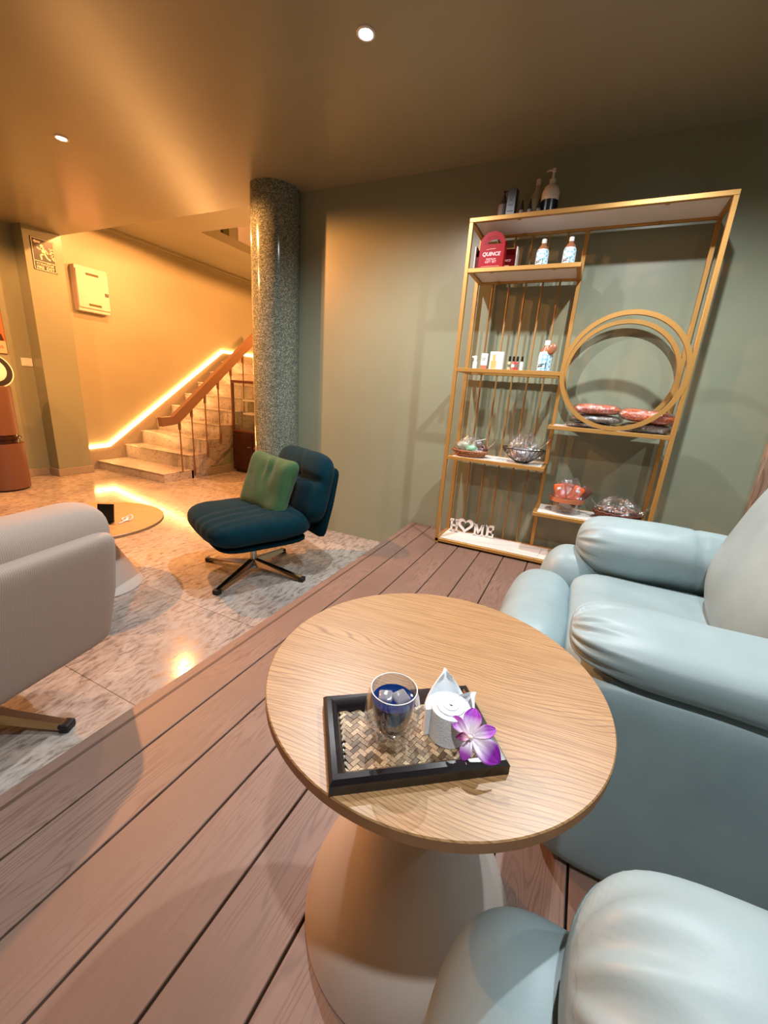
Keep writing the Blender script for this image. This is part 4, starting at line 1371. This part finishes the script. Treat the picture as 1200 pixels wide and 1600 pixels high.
# herringbone weave of short strips
u = .0062
ix, iy = hx - .0205, hy - .0205
for i in range(-24, 25):
    for j in range(-24, 25):
        px, py = i * u, j * u
        k = (i - j) % 4
        c45, s45 = cos(radians(38)), sin(radians(38))
        if k == 0:    # horizontal strip of length 2
            L, H_, ox, oy = 2 * u, u, u / 2, 0
        elif k == 2:
            L, H_, ox, oy = u, 2 * u, 0, -u / 2
        else:
            continue
        cx, cy = px + ox, py + oy
        wx, wy = cx * c45 - cy * s45, cx * s45 + cy * c45
        if abs(wx) > ix - .006 or abs(wy) > iy - .006: 
            if abs(wx) > ix + .002 or abs(wy) > iy + .002: continue
        M = RZ(38) @ T(cx, cy, .0045)
        vs = box(b, -L / 2 + .0003, -H_ / 2 + .0003, -.0008, L / 2 - .0003, H_ / 2 - .0003, .0008 + random.random() * .0006, M=M)
        for v in vs:
            v.co.x = max(-ix, min(ix, v.co.x)); v.co.y = max(-iy, min(iy, v.co.y))
obj('woven_mat', b, 'weave', tr)

gz = TZ + .0066
gx, gy = -.146, .384
g = thing('glass_tumbler', 'double-walled clear glass tumbler of dark blue drink on the tray', 'glass', (gx, gy, gz))
b = BM()
lathe(b, [(.0, .0), (.017, .0), (.022, .004), (.030, .02), (.034, .038), (.0335, .052), (.031, .064), (.0285, .072), (.0280, .0735), (.0272, .0725)], 56, cap=False)
obj('outer_wall', b, 'tumbler', g, smooth=True)
b = BM()
lathe(b, [(.0, .012), (.012, .0125), (.019, .02), (.0235, .035), (.0255, .05), (.0262, .062), (.0272, .0725)], 56, cap=False)
obj('inner_wall', b, 'tumbler', g, smooth=True)
b = BM(); tube(b, [(.0277 * cos(2 * pi * i / 56), .0277 * sin(2 * pi * i / 56), .0733) for i in range(56)], .0007, 6, closed=True)
obj('rim', b, 'white', g, smooth=True)
b = BM()
lathe(b, [(.0, .0135), (.011, .0138), (.018, .021), (.0225, .0352), (.0245, .05), (.0252, .059), (.0245, .0588), (.0, .0586)], 56, cap=False)
obj('drink', b, 'drink', g, smooth=True, auto=60)
for (x, y, rz, sz, lb) in ((-.009, -.003, 20, .0085, 'clear ice cube, left of two floating in the blue drink'), (.008, .004, 55, .0095, 'clear ice cube, right of two floating in the blue drink')):
    b = BM(); box(b, -sz, -sz, -sz * .7, sz, sz, sz * .7, bev=.003, seg=3)
    o = tag(obj('ice_cube', b, 'ice', smooth=True), lb, 'ice cube', 'ice cubes in the drink')
    o.location = (gx + x, gy + y, gz + .0575); o.rotation_euler = (.1, -.08, radians(rz))

# rolled towel
tx, ty = -.086, .426
tw = thing('rolled_towel', 'small white towel rolled up with pointed corner flaps on the tray', 'towel', (tx, ty, gz), 0)
tw.scale = (1.12, 1.12, 1.12)
b = BM()
def roll():
    n = 120
    lo, hi = [], []
    turns = 3.6
    for side in (0, 1):
        for i in range(n + 1):
            f = i / n
            a = f * turns * 2 * pi
            r = .0035 + .0235 * f - side * .0061
            r = max(.0008, r)
            lo.append(b.verts.new((r * cos(a), r * sin(a), 0)))
            hi.append(b.verts.new((r * cos(a), r * sin(a), .044 - .009 * (f) ** 1.5 + .0025 * sin(side * pi) - .004 * (1 - f))))
    m = n + 1
    for i in range(n):
        b.faces.new((lo[i], lo[i + 1], hi[i + 1], hi[i]))
        b.faces.new((lo[m + i], lo[m + i + 1], hi[m + i + 1], hi[m + i]))
        b.faces.new((hi[i], hi[i + 1], hi[m + i + 1], hi[m + i]))
    b.faces.new((lo[n], lo[m + n], hi[m + n], hi[n]))
roll()
obj('roll', b, 'towel', tw, smooth=True, auto=50)
for (dx, dy, a, lean, h, wd) in ((-.010, .019, 118, 20, .042, .024), (.014, .017, 62, 20, .028, .018)):
    b = BM()
    gno = 9
    rows = []
    for j in range(gno + 1):
        f = j / gno
        row = []
        for i in range(gno + 1):
            s_ = -1 + 2 * i / gno
            wdj = wd * (1 - f ** 1.6) * (1.0) + .0015
            row.append(Vector((s_ * wdj, -.010 * s_ * s_ + .004 * f, f * h)))
        rows.append(row)
    M = T(dx, dy, .018) @ RZ(a - 90) @ RX(-lean)
    for side in (0, 1):
        g2 = [[b.verts.new(M @ (p + Vector((0, side * .004, 0)))) for p in r_] for r_ in rows]
        for A, B in zip(g2, g2[1:]):
            for i in range(gno): b.faces.new((A[i], A[i + 1], B[i + 1], B[i]))
        if side == 0: g0 = g2
    edge0 = [r_[0] for r_ in g0] + list(g0[-1][1:]) + [r_[-1] for r_ in reversed(g0[:-1])]
    edge1 = [r_[0] for r_ in g2] + list(g2[-1][1:]) + [r_[-1] for r_ in reversed(g2[:-1])]
    for i in range(len(edge0) - 1): b.faces.new((edge0[i], edge0[i + 1], edge1[i + 1], edge1[i]))
    obj('corner_flap', b, 'towel', tw, smooth=True)

# orchid blossom
oc = thing('orchid_flower', 'purple and white orchid blossom lying on the tray rim by the towel', 'flower', (-.052, .402, TZ + .037))
oc.rotation_euler = (radians(42), radians(4), 0)
oc.scale = (1.12, 1.12, 1.12)
def petal(L, W_, ang, cup, tipc, basec, name, roll_=0, zoff=0, parent=oc, twist=0):
    b = BM()
    col = b.loops.layers.float_color.new('Col')
    n, m = 14, 9
    g = []
    M = T(0, 0, zoff) @ RZ(ang) @ RY(roll_)
    for i in range(n + 1):
        f = i / n
        wd = .86 * W_ * (sin(pi * min(1, f * .93 + .05)) ** .7) * (.55 + .6 * f if f < .75 else 1)
        row = []
        for j in range(m + 1):
            s_ = -1 + 2 * j / m
            z = cup * (s_ * s_) * wd + .10 * L * sin(pi * f) - .16 * L * f * f + .0007 * sin(s_ * 9 + f * 6)
            row.append((b.verts.new(M @ Vector((.002 + L * f, s_ * wd, z))), f, s_))
        g.append(row)
    for A, B in zip(g, g[1:]):
        for j in range(m):
            q4 = (A[j], A[j + 1], B[j + 1], B[j])
            fc = b.faces.new([q_[0] for q_ in q4])
            for lp, q_ in zip(fc.loops, q4):
                f, s_ = q_[1], q_[2]
                k = max(0, min(1, (f - .28) / .42)) ** .9
                vein = .12 * sin(s_ * 14) * (1 - k)
                c_ = [basec[x] * (1 - k) + tipc[x] * k + vein * -.15 for x in range(3)]
                lp[col] = (max(0, c_[0]), max(0, c_[1]), max(0, c_[2]), 1)
    o = obj(name, b, 'petal', parent, smooth=True)
    md = o.modifiers.new('solid', 'SOLIDIFY'); md.thickness = .0006
    return o
PU = lin(138, 20, 165)[:3]; WHc = lin(236, 224, 240)[:3]; PM = lin(168, 74, 186)[:3]
petal(.027, .0125, 100, .25, PU, WHc, 'petal', -4)
petal(.033, .0155, -14, .2, PU, WHc, 'petal', 0)
petal(.026, .0085, 40, .3, PM, WHc, 'petal', -6)
petal(.025, .0085, 155, .3, PM, WHc, 'petal', -8)
petal(.021, .0085, 268, .3, PM, WHc, 'petal', -2)
petal(.014, .006, 205, .9, lin(120, 10, 90)[:3], lin(230, 180, 200)[:3], 'lip', -30, .003)
b = BM(); soft(b, (.0028, .0022, .0035), 2.2, 6, None, T(0, 0, .005))
cl = b.loops.layers.float_color.new('Col')
for f in b.faces:
    for lp in f.loops: lp[cl] = (.9, .8, .6, 1)
obj('flower_column', b, 'petal', oc, smooth=True)
